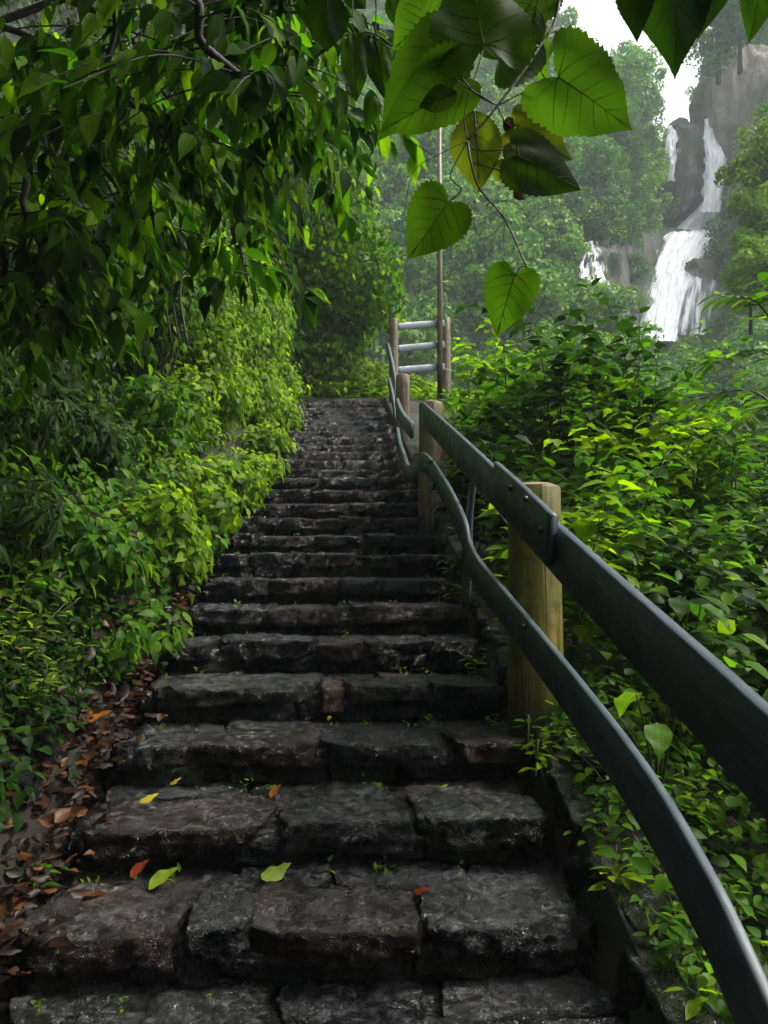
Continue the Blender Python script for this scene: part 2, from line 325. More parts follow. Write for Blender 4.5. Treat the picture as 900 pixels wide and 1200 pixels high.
def hill_h(x, y):
    x = np.asarray(x, float); y = np.asarray(y, float)
    base = 8 + (y - 40) * 1.12 + 3.5 * fbm2(x * .05, y * .05, 4) - np.maximum(0, y - 120) * 1.0
    base = base + np.maximum(0, -x + 5) * .15
    # the watercourse on the right: cascade slope, ledge, wall, river above the lip
    wc = np.interp(y, [38, 56, 62, 78, 82, 83.5, 86, 120, 200, 300], [6, 14, 20, 37.5, 39.5, 45, 51, 54, 60, 66]) + .8 * fbm2(x * .15, y * .15, 4)
    a = np.interp(y, [40, 60, 75, 90], [.35, .37, .405, .425]); k = sstep(a, a + .045, x / np.maximum(y, 1)) 
    z = base * (1 - k) + np.minimum(base, wc) * k
    rc = sstep(0, 4, x - .515 * y - .5) * sstep(82, 88, y) * 26 + np.maximum(0, x - .56 * y) * 1.6 * sstep(30, 60, y) * (1 - sstep(76, 84, y))
    z = z + rc * (1 + .15 * fbm2(x * .3, y * .3, 3))
    z = np.where(y > 78, np.minimum(z, np.interp(x - .0 * y, [20, 26, 29, 36, 42, 200], [96, 80, 65, 58, 54, 200])), z)
    return np.minimum(z, 96 + 4 * fbm2(x * .04, y * .04, 3))
grid_obj('hillside', np.linspace(-110, 130, 260), np.concatenate([np.linspace(40, 95, 130)[:-1], np.linspace(95, 220, 60)]), hill_h, M['hill'], kind='structure')

def on_hill(px, py):
    d = ray(px, py); d = d / d[1]; t = np.linspace(41, 130, 900); P = EYE + d * t[:, None]; b = np.where(P[:, 2] < hill_h(P[:, 0], P[:, 1]))[0]
    return P[b[0]] if len(b) else None
# ------------------------------------------------------------------ haze
g = Geo(); x0, x1, y0, y1, z0, z1 = -118, 138, -24, 228, -34, 118
g.add([(a, b, c) for a in (x0, x1) for b in (y0, y1) for c in (z0, z1)], [(0, 1, 3, 2), (4, 6, 7, 5), (0, 4, 5, 1), (2, 3, 7, 6), (0, 2, 6, 4), (1, 5, 7, 3)])
hm = bpy.data.materials.new('haze'); hm.use_nodes = True; hm.node_tree.nodes.clear()
o_ = hm.node_tree.nodes.new('ShaderNodeOutputMaterial'); pv = hm.node_tree.nodes.new('ShaderNodeVolumePrincipled')
pv.inputs['Color'].default_value = (.82, .93, 1.0, 1); pv.inputs['Density'].default_value = HAZE; pv.inputs['Anisotropy'].default_value = 0.0
hm.node_tree.links.new(pv.outputs[0], o_.inputs['Volume'])
link('haze', g.mesh('haze', hm, False), kind='stuff')

# ------------------------------------------------------------------ stones
_lat = {}
def lattice(nx, ny, nz):
    key = (nx, ny, nz)
    if key in _lat: return _lat[key]
    idx = {}; V = []; Fq = []
    def vid(i, j, k):
        t = (i, j, k)
        if t not in idx: idx[t] = len(V); V.append((2 * i / nx - 1, 2 * j / ny - 1, 2 * k / nz - 1))
        return idx[t]
    for i in range(nx):
        for j in range(ny):
            Fq.append((vid(i, j, 0), vid(i, j + 1, 0), vid(i + 1, j + 1, 0), vid(i + 1, j, 0)))
            Fq.append((vid(i, j, nz), vid(i + 1, j, nz), vid(i + 1, j + 1, nz), vid(i, j + 1, nz)))
    for i in range(nx):
        for k in range(nz):
            Fq.append((vid(i, 0, k), vid(i + 1, 0, k), vid(i + 1, 0, k + 1), vid(i, 0, k + 1)))
            Fq.append((vid(i, ny, k), vid(i, ny, k + 1), vid(i + 1, ny, k + 1), vid(i + 1, ny, k)))
    for j in range(ny):
        for k in range(nz):
            Fq.append((vid(0, j, k), vid(0, j, k + 1), vid(0, j + 1, k + 1), vid(0, j + 1, k)))
            Fq.append((vid(nx, j, k), vid(nx, j + 1, k), vid(nx, j + 1, k + 1), vid(nx, j, k + 1)))
    V = np.array(V); V = np.sign(V) * np.abs(V) ** .8
    _lat[key] = (V, np.array(Fq)); return _lat[key]
def stone_mesh(sx, sy, sz, res, rough, mat, chips=14, name='stone'):
    V, Fq = lattice(*res); h = np.array([sx, sy, sz]) / 2; P = V * h
    r = min(sx, sy, sz) * .1; c = np.clip(P, -(h - r), h - r); d = P - c; n = np.linalg.norm(d, axis=1, keepdims=True)
    P = c + np.where(n > r, d / (n + 1e-9) * r, d)
    off = nr.uniform(-50, 50, 3)
    # skew the outline so that stones are not rectangles
    P[:, 0] += P[:, 1] * nr.uniform(-.18, .18) ; P[:, 1] += P[:, 0] * nr.uniform(-.06, .06)
    for _ in range(chips):
        nd = nrm(nr.normal(size=3) * np.array([1, 1, .55])); s = P @ nd; o = s.max() * nr.uniform(.84, .98)
        P = P - np.maximum(0, s - o)[:, None] * nd * .9
    nv = nrm(P / h); sd = 1 - np.abs(nv[:, 2]); lay = vnoise(P * np.array([5, 5, 75]) + off); P = P + nv * ((fbm(P * 9 + off, 4) * rough + fbm(P * 38 + off, 3) * rough * .55) * (.6 + .7 * sd) + lay * sd * rough * .55 - np.maximum(0, vnoise(P * 15 + off) - .25) * rough * 1.6)[:, None]
    return mesh_from(name, P, [Fq], mat)
def part_edges(a, b, n, jit=.3):
    e = np.linspace(a, b, n + 1); d = (b - a) / n; e[1:-1] += nr.uniform(-jit, jit, n - 1) * d; return e
stair = thing('stone_staircase', 'long flight of wet dark rough stone steps climbing to the grassy landing', 'staircase', (0, 0, 0))
SMATS = ['stone_grey'] * 5 + ['stone_brown'] * 3 + ['stone_moss'] * 2
for k in range(-4, 26):
    yf, zt = 2 + RUN * k, .7 + RISE * k
    V, Fq = lattice(12, 4, 3); h = np.array([(SX1 - SX0) / 2 + .02, RUN / 2 + .1, .2]); P = V * h + np.array([(SX0 + SX1) / 2, yf + .06 + RUN / 2 + .1, zt - .035 - .2])
    P = P + (fbm(P * 12, 3) * .012)[:, None]
    st = link('step', mesh_from('step', P - np.array([0, yf, zt]), [Fq], M['mortar']), stair, (0, yf, zt))
    near = k <= 13; res = (48, 24, 13) if k <= 1 else (28, 14, 9) if k <= 4 else (16, 8, 6) if k <= 10 else (10, 5, 4)
    n = rnd.choice([3, 4]) if k < 3 else rnd.choice([3, 4, 4, 5])
    if k == 0: E = np.array([-.83, -.40, -.23, .24, .68])
    elif k == 1: E = np.array([-.80, -.22, .25, .69])
    elif k == 3: E = np.array([-.82, -.08, .02, .40, .69])
    else: E = part_edges(SX0 + rnd.uniform(-.02, .03), SX1 + rnd.uniform(-.03, .03), n, .42)
    for i in range(len(E) - 1):
        ww = E[i + 1] - E[i] - rnd.uniform(-.004, .012); dp = rnd.uniform(.25, .33); hh = rnd.uniform(.075, .1) if near else RISE + .03
        ml = rnd.choice(SMATS)
        if k == 2 and i == 1: ml = 'stone_brown'
        if k == 0: ml = ['stone_brown', 'stone_grey', 'stone_brown', 'stone_grey'][i]
        if k == 3 and i == 1: ml = 'stone_red'
        me = stone_mesh(ww * 1.03, dp, hh, res, .014 if near else .009, M[ml])
        o = link('stone', me, st, ((E[i] + E[i + 1]) / 2, dp / 2 + rnd.uniform(-.018, .015), -hh / 2 + rnd.uniform(-.012, .012)))
        o.rotation_euler = (rnd.uniform(-.03, .03), rnd.uniform(-.02, .02), rnd.uniform(-.03, .03))
        if ml == 'stone_red': o['label'] = 'brick red stone in the front edge'
    if near:      # smaller stones under the slabs
        E2 = part_edges(SX0 + .02, SX1 - .02, rnd.choice([4, 5, 6]), .35)
        for i in range(len(E2) - 1):
            ww = E2[i + 1] - E2[i]; hh = .08
            o = link('stone', stone_mesh(ww, .2, hh, res if k > 4 else (16, 8, 7), .013, M[rnd.choice(['stone_moss', 'stone_grey'])]), st, ((E2[i] + E2[i + 1]) / 2, .125 + rnd.uniform(-.015, .01), -.085 - hh / 2 + .02))
    E3 = part_edges(SX0, SX1, rnd.choice([3, 4, 5]), .35)
    for i in range(len(E3) - 1):      # back of the tread
        ww = E3[i + 1] - E3[i] - .008; dp = RUN - .2; hh = .09
        o = link('stone', stone_mesh(ww, dp, hh, res, .013, M[rnd.choice(SMATS)]), st, ((E3[i] + E3[i + 1]) / 2, .27 + dp / 2, -hh / 2 - rnd.uniform(.004, .02)))
        o.rotation_euler = (rnd.uniform(-.03, .03), rnd.uniform(-.03, .03), rnd.uniform(-.1, .1))
# edging stones on the right
yy = .9
while yy < 7:
    ln_ = rnd.uniform(.28, .5) if yy < 2.8 else rnd.uniform(.18, .3); wd = rnd.uniform(.14, .2)
    me = stone_mesh(wd, ln_ * 1.02, .3, (10, 20, 14) if yy < 3 else (6, 8, 7), .016, M[rnd.choice(['stone_grey', 'stone_moss', 'stone_moss'])], name='edging_stone')
    o = link('edging_stone', me, stair, (SX1 + .04 + wd / 2 + rnd.uniform(-.015, .015), yy + ln_ / 2, float(S(yy + ln_ / 2)) - .12 + rnd.uniform(-.02, .02)))
    o.rotation_euler = (math.atan(.35) + rnd.uniform(-.06, .06), rnd.uniform(-.08, .08), rnd.uniform(-.05, .05)); yy += ln_
# a few stones at the left foot
def on_stairs(px, py):
    d = ray(px, py)
    for k in range(-4, 26):
        z = .7 + RISE * k + .008; t = (z - EYE[2]) / d[2] if abs(d[2]) > 1e-6 else -1
        if t > 0:
            p = EYE + d * t
            if 2 + RUN * k - .02 <= p[1] <= 2 + RUN * (k + 1) + .03: return p
    return None
def on_ground(px, py):
    d = ray(px, py); d = d / d[1]; t = np.linspace(.5, 14, 2700); P = EYE + d * t[:, None]; b = np.where(P[:, 2] < ground_h(P[:, 0], P[:, 1]))[0]
    return P[b[0]] if len(b) else None
for px, py, s, lab in ((38, 880, .16, 'smooth grey rock at the left edge of the leaf litter'), (22, 930, .12, 'small dark rock under the litter strip on the far left'), (700, 905, .14, 'dark rock at the foot of the yellow log post')):
    p = on_ground(px, py)
    link('rock', stone_mesh(s, s * .8, s * .7, (14, 12, 10), .008, M['stone_grey'], 12, 'rock'), None, p + np.array([0, 0, s * .15]), label=lab, category='rock')

# ------------------------------------------------------------------ leaves
def proto(w, fold=.12, droop=.18, wave=0.0, curl=0.0):
    """w: list of (t, halfwidth) stations between base and tip"""
    V = [(0, 0, 0)]
    for t, h in w:
        zc = -droop * t * t
        V += [(-h, t, zc + fold * h * 2 + wave * math.sin(t * 17)), (0, t, zc), (h, t, zc + fold * h * 2 - wave * math.sin(t * 15 + 1))]
    V.append((0, 1, -droop)); n = len(w); T = [(0, 2, 1), (0, 3, 2)]; Q = []
    for i in range(n - 1):
        a = 1 + 3 * i; Q += [(a, a + 1, a + 4, a + 3), (a + 1, a + 2, a + 5, a + 4)]
    a = 1 + 3 * (n - 1); e = len(V) - 1; T += [(a, a + 1, e), (a + 1, a + 2, e)]
    return np.array(V, float), np.array(T), np.array(Q) if Q else np.zeros((0, 4), int)
OV = [(.1, .17), (.28, .28), (.55, .24), (.78, .1), (.9, .035)]
PR = {
    'ovate': proto(OV, .15, .2), 'ovate_wavy': proto(OV, .1, .3, .03),
    'elliptic': proto([(.15, .14), (.4, .22), (.7, .17), (.88, .08)], .18, .15),
    'lance': proto([(.2, .09), (.45, .12), (.75, .075)], .2, .3),
    'small': proto([(.25, .27), (.62, .24)], .15, .12),
    'heart': proto([(-.1, .22), (.05, .4), (.3, .44), (.6, .3), (.85, .1)], .08, .15),
    'dry': proto(OV, .35, -.25, .06), 'dry2': proto(OV, -.25, .22, .08),
}
def curve(w, n):
    t = np.array([0] + [a for a, _ in w] + [1.0]); h = np.array([0] + [b for _, b in w] + [0.0]); u = np.linspace(0, 1, n + 2)[1:-1]; u = u ** .9
    k = np.interp(u, t, h); e = np.full(5, .2)
    kk = np.interp(np.linspace(0, 1, 200), t, h); kk = np.convolve(np.pad(kk, 12, mode='edge'), np.ones(25) / 25, 'valid'); return [(float(a), float(np.interp(a, np.linspace(0, 1, 200), kk))) for a in u]
W_ = {'ovate': (OV, .12, .22, .012), 'ovate_wavy': (OV, .1, .3, .04), 'elliptic': ([(.15, .14), (.4, .22), (.7, .17), (.88, .08)], .16, .16, .01), 'lance': ([(.2, .09), (.45, .12), (.75, .075)], .2, .3, .01), 'dry': (OV, .3, -.2, .03), 'dry2': (OV, -.18, .18, .035)}
HI = {k: proto(curve(a, 11), b, c, d) for k, (a, b, c, d) in W_.items()}
PM = {}
def pmesh(p, mat):
    if (p, mat) not in PM:
        V, T, Q = HI.get(p, PR[p]); PM[(p, mat)] = mesh_from('leaf', V, [T, Q], M[mat], True, V[:, :2] + np.array([1, 0]))
    return PM[(p, mat)]
def frame(D, N):
    D = nrm(D); X = nrm(np.cross(D, N)); N = np.cross(X, D); return X, D, N
def leaves_mesh(name, P, D, N, L, Wd, p, mat, off=(0, 0, 0)):
    V, T, Q = PR[p]; X, D, N = frame(D, N); L = L[:, None, None]; Wd = Wd[:, None, None]
    A = (P - np.asarray(off))[:, None] + X[:, None] * V[None, :, 0:1] * L * Wd + D[:, None] * V[None, :, 1:2] * L + N[:, None] * V[None, :, 2:3] * L
    o = (np.arange(len(P)) * len(V))[:, None, None]
    return mesh_from(name, A.reshape(-1, 3), [(T[None] + o).reshape(-1, 3), (Q[None] + o).reshape(-1, 4)] if len(Q) else [(T[None] + o).reshape(-1, 3)], M[mat])
def depth(P): return (np.asarray(P) - EYE) @ fw
def inview(P, m=60):
    v = np.asarray(P) - EYE; z = np.maximum(v @ fw, 1e-3); x = 450 + F * (v @ rt) / z; y = 600 - F * (v @ upv) / z
    return (v @ fw > .1) & (x > -m) & (x < 900 + m) & (y > -m) & (y < 1200 + m)
def put_leaves(root, P, D, N, L, Wd, p, mat, minpx=11, cap=300, name='leaf'):
    """leaves that show large become parts of their own, the rest one foliage part"""
    P = np.asarray(P); base = np.array(root.location); px = F * L / np.maximum(depth(P), .2) * inview(P); order = np.argsort(-px)
    single = order[:cap]; single = single[px[single] > minpx]; rest = np.setdiff1d(order, single)
    X, D, N = frame(np.asarray(D), np.asarray(N)); me = pmesh(p, mat)
    for i in single:
        o = bpy.data.objects.new(name, me); C.objects.link(o); o.parent = root; l = L[i]; q = P[i] - base; a = X[i] * l * Wd[i]; b = D[i] * l; c = N[i] * l
        o.matrix_basis = Matrix(((a[0], b[0], c[0], q[0]), (a[1], b[1], c[1], q[1]), (a[2], b[2], c[2], q[2]), (0, 0, 0, 1)))
    if len(rest): link('foliage', leaves_mesh('foliage', P[rest], D[rest], N[rest], L[rest], Wd[rest], p, mat, base), root, kind='stuff')
    return len(single)

# ------------------------------------------------------------------ plant builders
def herb(name, label, cat, base, h, nst, LL, p, mat, group=None, spread=.25, lean=(0, 0), gap=.085, minpx=11, stem='stem', wd=1.0, br=2):
    base = np.array(base, float); root = thing(name, label, cat, base, group); g = Geo(); P = []; D = []; N = []; L = []
    for s in range(nst):
        a = rnd.uniform(0, 6.28); hh = h * rnd.uniform(.7, 1.05); out = np.array([math.cos(a), math.sin(a), 0]) * spread * rnd.uniform(.3, 1) * hh + np.array([lean[0], lean[1], 0]) * hh
        b0 = base + np.array([rnd.uniform(-.05, .05), rnd.uniform(-.05, .05), -.04])
        pts = crom([b0, b0 + out * .25 + np.array([0, 0, hh * .4]), b0 + out * .6 + np.array([0, 0, hh * .75]), b0 + out * 1.05 + np.array([0, 0, hh])], 5)
        tube(g, pts, (.0035 + .004 * h, .0015), 5)
        axes = [(pts, .22 if h > .5 else .05)]
        for _ in range(br if h > .45 else 0):
            i = rnd.randrange(len(pts) // 3, len(pts) - 2); b = rnd.uniform(0, 6.28); l = hh * rnd.uniform(.25, .42)
            dv = np.array([math.cos(b), math.sin(b), .0]); q = crom([pts[i], pts[i] + dv * l * .5 + np.array([0, 0, l * .4]), pts[i] + dv * l + np.array([0, 0, l * .55])], 4)
            tube(g, q, (.003, .001), 4); axes.append((q, .1))
        for q, t0 in axes:
            sl = np.concatenate([[0], np.cumsum(np.linalg.norm(np.diff(q, axis=0), axis=1))]); tot = sl[-1]; n = max(3, int(tot * (1 - t0) / gap)); ph = rnd.uniform(0, 3)
            for j in range(n):
                t = t0 + (1 - t0) * (j + .6) / n; pt = np.array([np.interp(t * tot, sl, q[:, c]) for c in range(3)]); ph += 1.57 + rnd.uniform(-.3, .3)
                for sgn in (0, math.pi):
                    az = ph + sgn + rnd.uniform(-.25, .25); el = rnd.uniform(-.35, .35) + (.5 if t > .93 else 0)
                    dv = np.array([math.cos(az) * math.cos(el), math.sin(az) * math.cos(el), math.sin(el)]); P.append(pt + dv * .015); D.append(dv)
                    N.append(np.array([rnd.gauss(0, .22), rnd.gauss(0, .22), 1])); L.append(LL * rnd.uniform(.65, 1.15) * (1 - .45 * max(0, t - .75) / .25))
    link('stem', g.mesh('stem', M[stem], True, base), root)
    P, D, N, L = map(np.array, (P, D, N, L)); put_leaves(root, P, D, N, L, nr.uniform(.85, 1.1, len(L)) * wd, p, mat, minpx); return root
def shrub(name, label, cat, base, cen, rad, n, LL, p, mat, group=None, face=(0, 0, 1), minpx=11, hang=.5, lobes=9, cap=300, stem='bark'):
    base = np.array(base, float); cen = np.array(cen, float); rad = np.array(rad, float); face = nrm(face)
    root = thing(name, label, cat, base, group); g = Geo(); lc = []
    for i in range(lobes):
        d = nrm(nr.normal(size=3) + face * .5); c = cen + d * rad * nr.uniform(.3, .75); lc.append(c)
        mid = (base + c) / 2 + nr.normal(size=3) * .08 * rad.mean(); tube(g, crom([base - np.array([0, 0, .05]), mid, c, c + d * rad * .2], 4), (.004 + .011 * rad.mean(), .0025), 5)
    link('stem', g.mesh('stem', M[stem], True, base), root)
    li = nr.integers(0, lobes, n); d = nrm(nr.normal(size=(n, 3)) + face * .35); rr = rad.mean() * .48 * nr.uniform(.35, 1.1, n)[:, None]
    P = np.array(lc)[li] + d * rr * (rad / rad.mean()); N = nrm(d * .7 + face * .8 + nr.normal(size=(n, 3)) * .35); D = nrm(d * .8 + np.array([0, 0, -hang]) + nr.normal(size=(n, 3)) * .5)
    D = nrm(D - N * np.sum(D * N, 1)[:, None] * .85); L = LL * nr.uniform(.6, 1.2, n)
    put_leaves(root, P, D, N, L, nr.uniform(.8, 1.15, n), p, mat, minpx, cap); return root
ORD = ['first', 'second', 'third', 'fourth', 'fifth', 'sixth', 'seventh', 'eighth', 'ninth', 'tenth', 'eleventh', 'twelfth', 'thirteenth', 'fourteenth', 'fifteenth', 'sixteenth', 'seventeenth', 'eighteenth', 'nineteenth', 'twentieth']
def gz(x, y): return float(ground_h(np.array([x]), np.array([y]))[0])
def stepword(y):
    k = int(round((y - 2) / RUN)) + 1
    if k < 1: return 'lowest step'
    if k > 20: return 'topmost steps'
    return ORD[k - 1] + ' step from the bottom'

# --- left bank, bright shrubs overhanging the steps
i = 0
for Y, X, r, m, nl in ((3.75, -1.2, .34, 'leaf_mid', 330), (4.35, -1.05, .36, 'leaf_bright', 380), (4.6, -1.6, .42, 'leaf_dark', 420), (5.1, -1.0, .36, 'leaf_bright', 380), (5.5, -1.5, .45, 'leaf_mid', 460),
                       (5.9, -.9, .36, 'leaf_bright', 400), (6.5, -1.3, .5, 'leaf_bright', 520), (6.9, -.85, .38, 'leaf_bright', 430), (7.6, -1.25, .55, 'leaf_bright', 560), (8.2, -.8, .4, 'leaf_bright', 430),
                       (9.0, -1.1, .6, 'leaf_bright', 600), (9.7, -.75, .42, 'leaf_bright', 430), (10.6, -.95, .55, 'leaf_bright', 520)):
    z = gz(X, Y); kind = 'bright yellow green shrub' if m == 'leaf_bright' else 'dark green shrub' if m == 'leaf_dark' else 'mid green shrub'
    pos = 'at the stair edge' if X > -1.1 else 'higher up the left bank'
    shrub('bank_shrub', '%s %s beside the %s' % (kind, pos, stepword(Y)), 'shrub', (X - .1, Y, z - .02), (X, Y, z + r * .6), (r * .95, r, r * .9), nl * 2, .085 if Y < 7 else .095, 'ovate', m, 'shrubs along the left bank', (.75, -.25, .8), 10)
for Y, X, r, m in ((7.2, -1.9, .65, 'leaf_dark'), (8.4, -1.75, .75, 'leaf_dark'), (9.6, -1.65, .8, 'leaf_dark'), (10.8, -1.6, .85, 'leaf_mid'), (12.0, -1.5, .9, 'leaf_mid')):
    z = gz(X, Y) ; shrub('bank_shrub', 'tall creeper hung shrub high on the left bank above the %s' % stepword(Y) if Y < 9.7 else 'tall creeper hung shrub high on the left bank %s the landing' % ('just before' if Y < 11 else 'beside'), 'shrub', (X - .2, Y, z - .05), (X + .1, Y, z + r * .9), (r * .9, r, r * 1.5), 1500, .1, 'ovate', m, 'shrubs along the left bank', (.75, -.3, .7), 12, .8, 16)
for Y, X, r, w_ in ((6.3, -1.95, .6, 'lower one'), (7.9, -2.1, .75, 'middle one'), (9.2, -1.95, .85, 'upper one'), (10.3, -1.7, .8, 'one nearest the landing')):
    z = gz(X, Y); shrub('bank_shrub', 'dense rich green shrub filling the hollow under the overhanging tree, ' + w_, 'shrub', (X - .2, Y, z - .05), (X + .25, Y - .1, z + r * .9), (r * .8, r, r * 1.5), 1700, .095, 'ovate', 'leaf_mid', 'shrubs along the left bank', (.75, -.4, .6), 12, .7, 18)
for Y, X, m, w_ in ((6.4, -1.5, 'leaf_mid', 'mid green upright shrub, lowest of the tall ones'), (7.2, -1.35, 'leaf_bright', 'bright upright shrub, second of the tall ones'), (8.1, -1.25, 'leaf_bright', 'bright upright shrub, third of the tall ones'), (9.0, -1.2, 'leaf_mid', 'mid green upright shrub, fourth of the tall ones'), (10.0, -1.12, 'leaf_bright', 'bright upright shrub, fifth of the tall ones'), (11.0, -1.05, 'leaf_mid', 'mid green upright shrub, topmost of the tall ones')):
    z = gz(X, Y); shrub('bank_shrub', w_ + ' on the left bank', 'shrub', (X - .15, Y, z - .05), (X, Y, z + 1.15), (.5, .6, .95), 1500, .09, 'ovate', m, 'shrubs along the left bank', (.75, -.35, .6), 11, .6, 18)
for Y in (3.45, 3.9, 4.4, 4.85, 5.4, 6.2, 7.2):
    X = -.93; z = gz(X, Y); shrub('bank_shrub', 'low sprawling shrub rooted against the end of the %s' % stepword(Y), 'shrub', (X - .1, Y, z), (X, Y, z + .12), (.2, .3, .2), 260, .075, 'ovate', 'leaf_mid', 'low shrubs at the stair edge', (.7, -.5, .6), 10, .7, 6)
# --- left bank, darker plants with narrow leaves
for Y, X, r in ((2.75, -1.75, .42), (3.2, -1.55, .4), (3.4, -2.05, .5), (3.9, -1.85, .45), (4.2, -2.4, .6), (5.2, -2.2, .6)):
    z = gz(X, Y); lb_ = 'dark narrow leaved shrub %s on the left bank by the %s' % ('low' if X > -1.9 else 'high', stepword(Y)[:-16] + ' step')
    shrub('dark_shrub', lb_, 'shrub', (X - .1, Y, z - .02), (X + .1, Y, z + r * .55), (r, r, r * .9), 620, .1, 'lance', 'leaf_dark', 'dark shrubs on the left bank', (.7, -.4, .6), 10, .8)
# --- pale herb by the litter and small sprigs
herb('leafy_herb', 'pale green bushy herb at the left edge beside the leaf litter', 'plant', (-1.18, 2.75, gz(-1.18, 2.75)), .42, 9, .06, 'elliptic', 'leaf_pale', spread=.75, gap=.05, minpx=9, br=3)
herb('leafy_herb', 'second pale green herb directly behind the bushy one on the left edge', 'plant', (-1.3, 3.0, gz(-1.3, 3.0)), .42, 7, .065, 'elliptic', 'leaf_pale', spread=.7, gap=.05, minpx=9, br=3)
for px, py, hh, w_ in ((38, 850, .3, 'low pale green herb in front of the grey rock by the litter'), (92, 800, .26, 'pale green herb leaning out over the leaf litter'), (10, 800, .34, 'pale green herb cut by the left edge of the view')):
    p = on_ground(px, py); herb('leafy_herb', w_, 'plant', p, hh, 9, .06, 'elliptic', 'leaf_pale', 'pale herbs by the litter', spread=.8, gap=.04, minpx=9)
p = on_ground(25, 1035); herb('seedling', 'small bright green sprig at the lower left corner of the steps', 'plant', p, .11, 5, .055, 'ovate', 'leaf_mid', spread=1.0, gap=.03, minpx=8)

# --- creeper carpet on the bank
def carpet(name, x0, x1, y0, y1, n, LL, p, mat, thr=-.2, lift=.07, hang=.6, dens=2.5):
    X = nr.uniform(x0, x1, n); Y = nr.uniform(y0, y1, n); keep = fbm2(X * 1.3 + 9, Y * 1.3, 3) > thr; X, Y = X[keep], Y[keep]; e = .03
    Z = ground_h(X, Y); gx = (ground_h(X + e, Y) - Z) / e; gy = (ground_h(X, Y + e) - Z) / e; Nn = nrm(np.stack([-gx, -gy, np.ones_like(X)], -1)); m = len(X)
    P = np.stack([X, Y, Z], -1) + Nn * nr.uniform(.0, lift, m)[:, None] + nr.normal(size=(m, 3)) * .01
    D = nr.normal(size=(m, 3)) * .6 + np.array([0, 0, -hang]) + Nn * .3; N = nrm(Nn + nr.normal(size=(m, 3)) * .4 + np.array([0, 0, .3])); D = nrm(D - N * np.sum(D * N, 1)[:, None] * .85)
    L = LL * nr.uniform(.55, 1.25, m); link(name, leaves_mesh(name, P, D, N, L, nr.uniform(.8, 1.2, m), p, mat), kind='stuff')
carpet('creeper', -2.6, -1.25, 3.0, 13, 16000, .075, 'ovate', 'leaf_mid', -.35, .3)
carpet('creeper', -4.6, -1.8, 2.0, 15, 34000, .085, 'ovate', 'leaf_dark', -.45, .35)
carpet('ground_cover', .78, 5.5, 1.0, 9.5, 16000, .06, 'ovate', 'leaf_mid', -.25, .16, .1)
carpet('ground_cover', .8, 2.4, .9, 4.2, 6500, .05, 'ovate', 'leaf_mid', -.6, .12, .0)
carpet('undergrowth', 1.05, 6, 2.2, 9.5, 15000, .11, 'ovate', 'leaf_mid', -.5, .6, -.1)
carpet('ground_cover', -1.9, -1.02, 2.2, 3.9, 2600, .055, 'ovate', 'leaf_dark', -.5, .16, .1)
carpet('dead_leaves', -2.8, -.98, 2.4, 9.5, 900, .06, 'dry', 'litter', -.4, .3)
carpet('ground_cover', -2.8, -1.08, .2, 3.4, 6500, .055, 'ovate', 'leaf_dark', -.5, .14)
carpet('landing_grass', -2.2, 3.0, 12.3, 15.5, 9000, .22, 'lance', 'leaf_bright', -.8, .25, -.9)

# --- fallen leaves
n = 2000; X = -.83 - np.abs(nr.normal(size=n)) * .13; Y = nr.uniform(1.4, 4.6, n); X = np.where(nr.random(n) < .035, nr.uniform(-.8, -.68, n), X)
Z = np.where(X > -.86, S(Y) + .01, ground_h(X, Y)) + .012 + nr.uniform(0, .016, n); P = np.stack([X, Y, Z], -1)
D = nrm(np.stack([nr.normal(size=n), nr.normal(size=n), nr.normal(size=n) * .16], -1)); N = nrm(np.stack([nr.normal(size=n) * .28, nr.normal(size=n) * .28 - .3, np.ones(n)], -1))
h_ = n // 2
link('leaf_litter', leaves_mesh('leaf_litter', P[:h_], D[:h_], N[:h_], nr.uniform(.025, .075, h_), nr.uniform(.8, 1.2, h_), 'dry', 'litter'), kind='stuff')
link('leaf_litter', leaves_mesh('leaf_litter', P[h_:], D[h_:], N[h_:], nr.uniform(.025, .075, h_), nr.uniform(.8, 1.2, h_), 'dry2', 'litter'), kind='stuff')
FALL = [(82, 862, 140, 850, 'orange', 'dry', 'large curled orange leaf lying on the litter left of the steps'), (158, 940, 190, 935, 'yellow', 'dry2', 'small yellow leaf on the left of the third step'),
        (194, 919, 216, 917, 'yellow', 'dry2', 'tiny yellow leaf further back than its twin on the third step'), (300, 1032, 348, 1012, 'lime', 'dry2', 'long yellow green leaf with stalk in the middle of the second step'),
        (168, 1043, 218, 1030, 'lime', 'dry', 'crumpled green leaf on the left of the second step'), (150, 1030, 180, 1018, 'red', 'dry', 'brown red leaf behind the crumpled green leaf'),
        (313, 936, 334, 928, 'orange', 'dry', 'small orange leaf in the middle of the third step'), (516, 900, 546, 908, 'red', 'dry2', 'red brown leaf at the right end of the third step'),
        (478, 1042, 508, 1050, 'red', 'dry2', 'red leaf on the right half of the second step'), (590, 1006, 630, 1000, 'red', 'dry', 'orange red leaf near the right end of the second step'),
        (313, 834, 334, 822, 'orange', 'dry', 'round orange brown leaf on the fourth step'), (250, 738, 280, 734, 'red', 'dry2', 'orange red leaf on the left of the sixth step'),
        (5, 1128, 26, 1138, 'lime', 'dry2', 'round green leaf on the ground at the lower left edge'), (562, 1000, 572, 994, 'yellow', 'dry2', 'tiny yellow leaf beside the orange red one'), (342, 830, 354, 826, 'yellow', 'dry', 'tiny yellow scrap right of the orange brown leaf')]
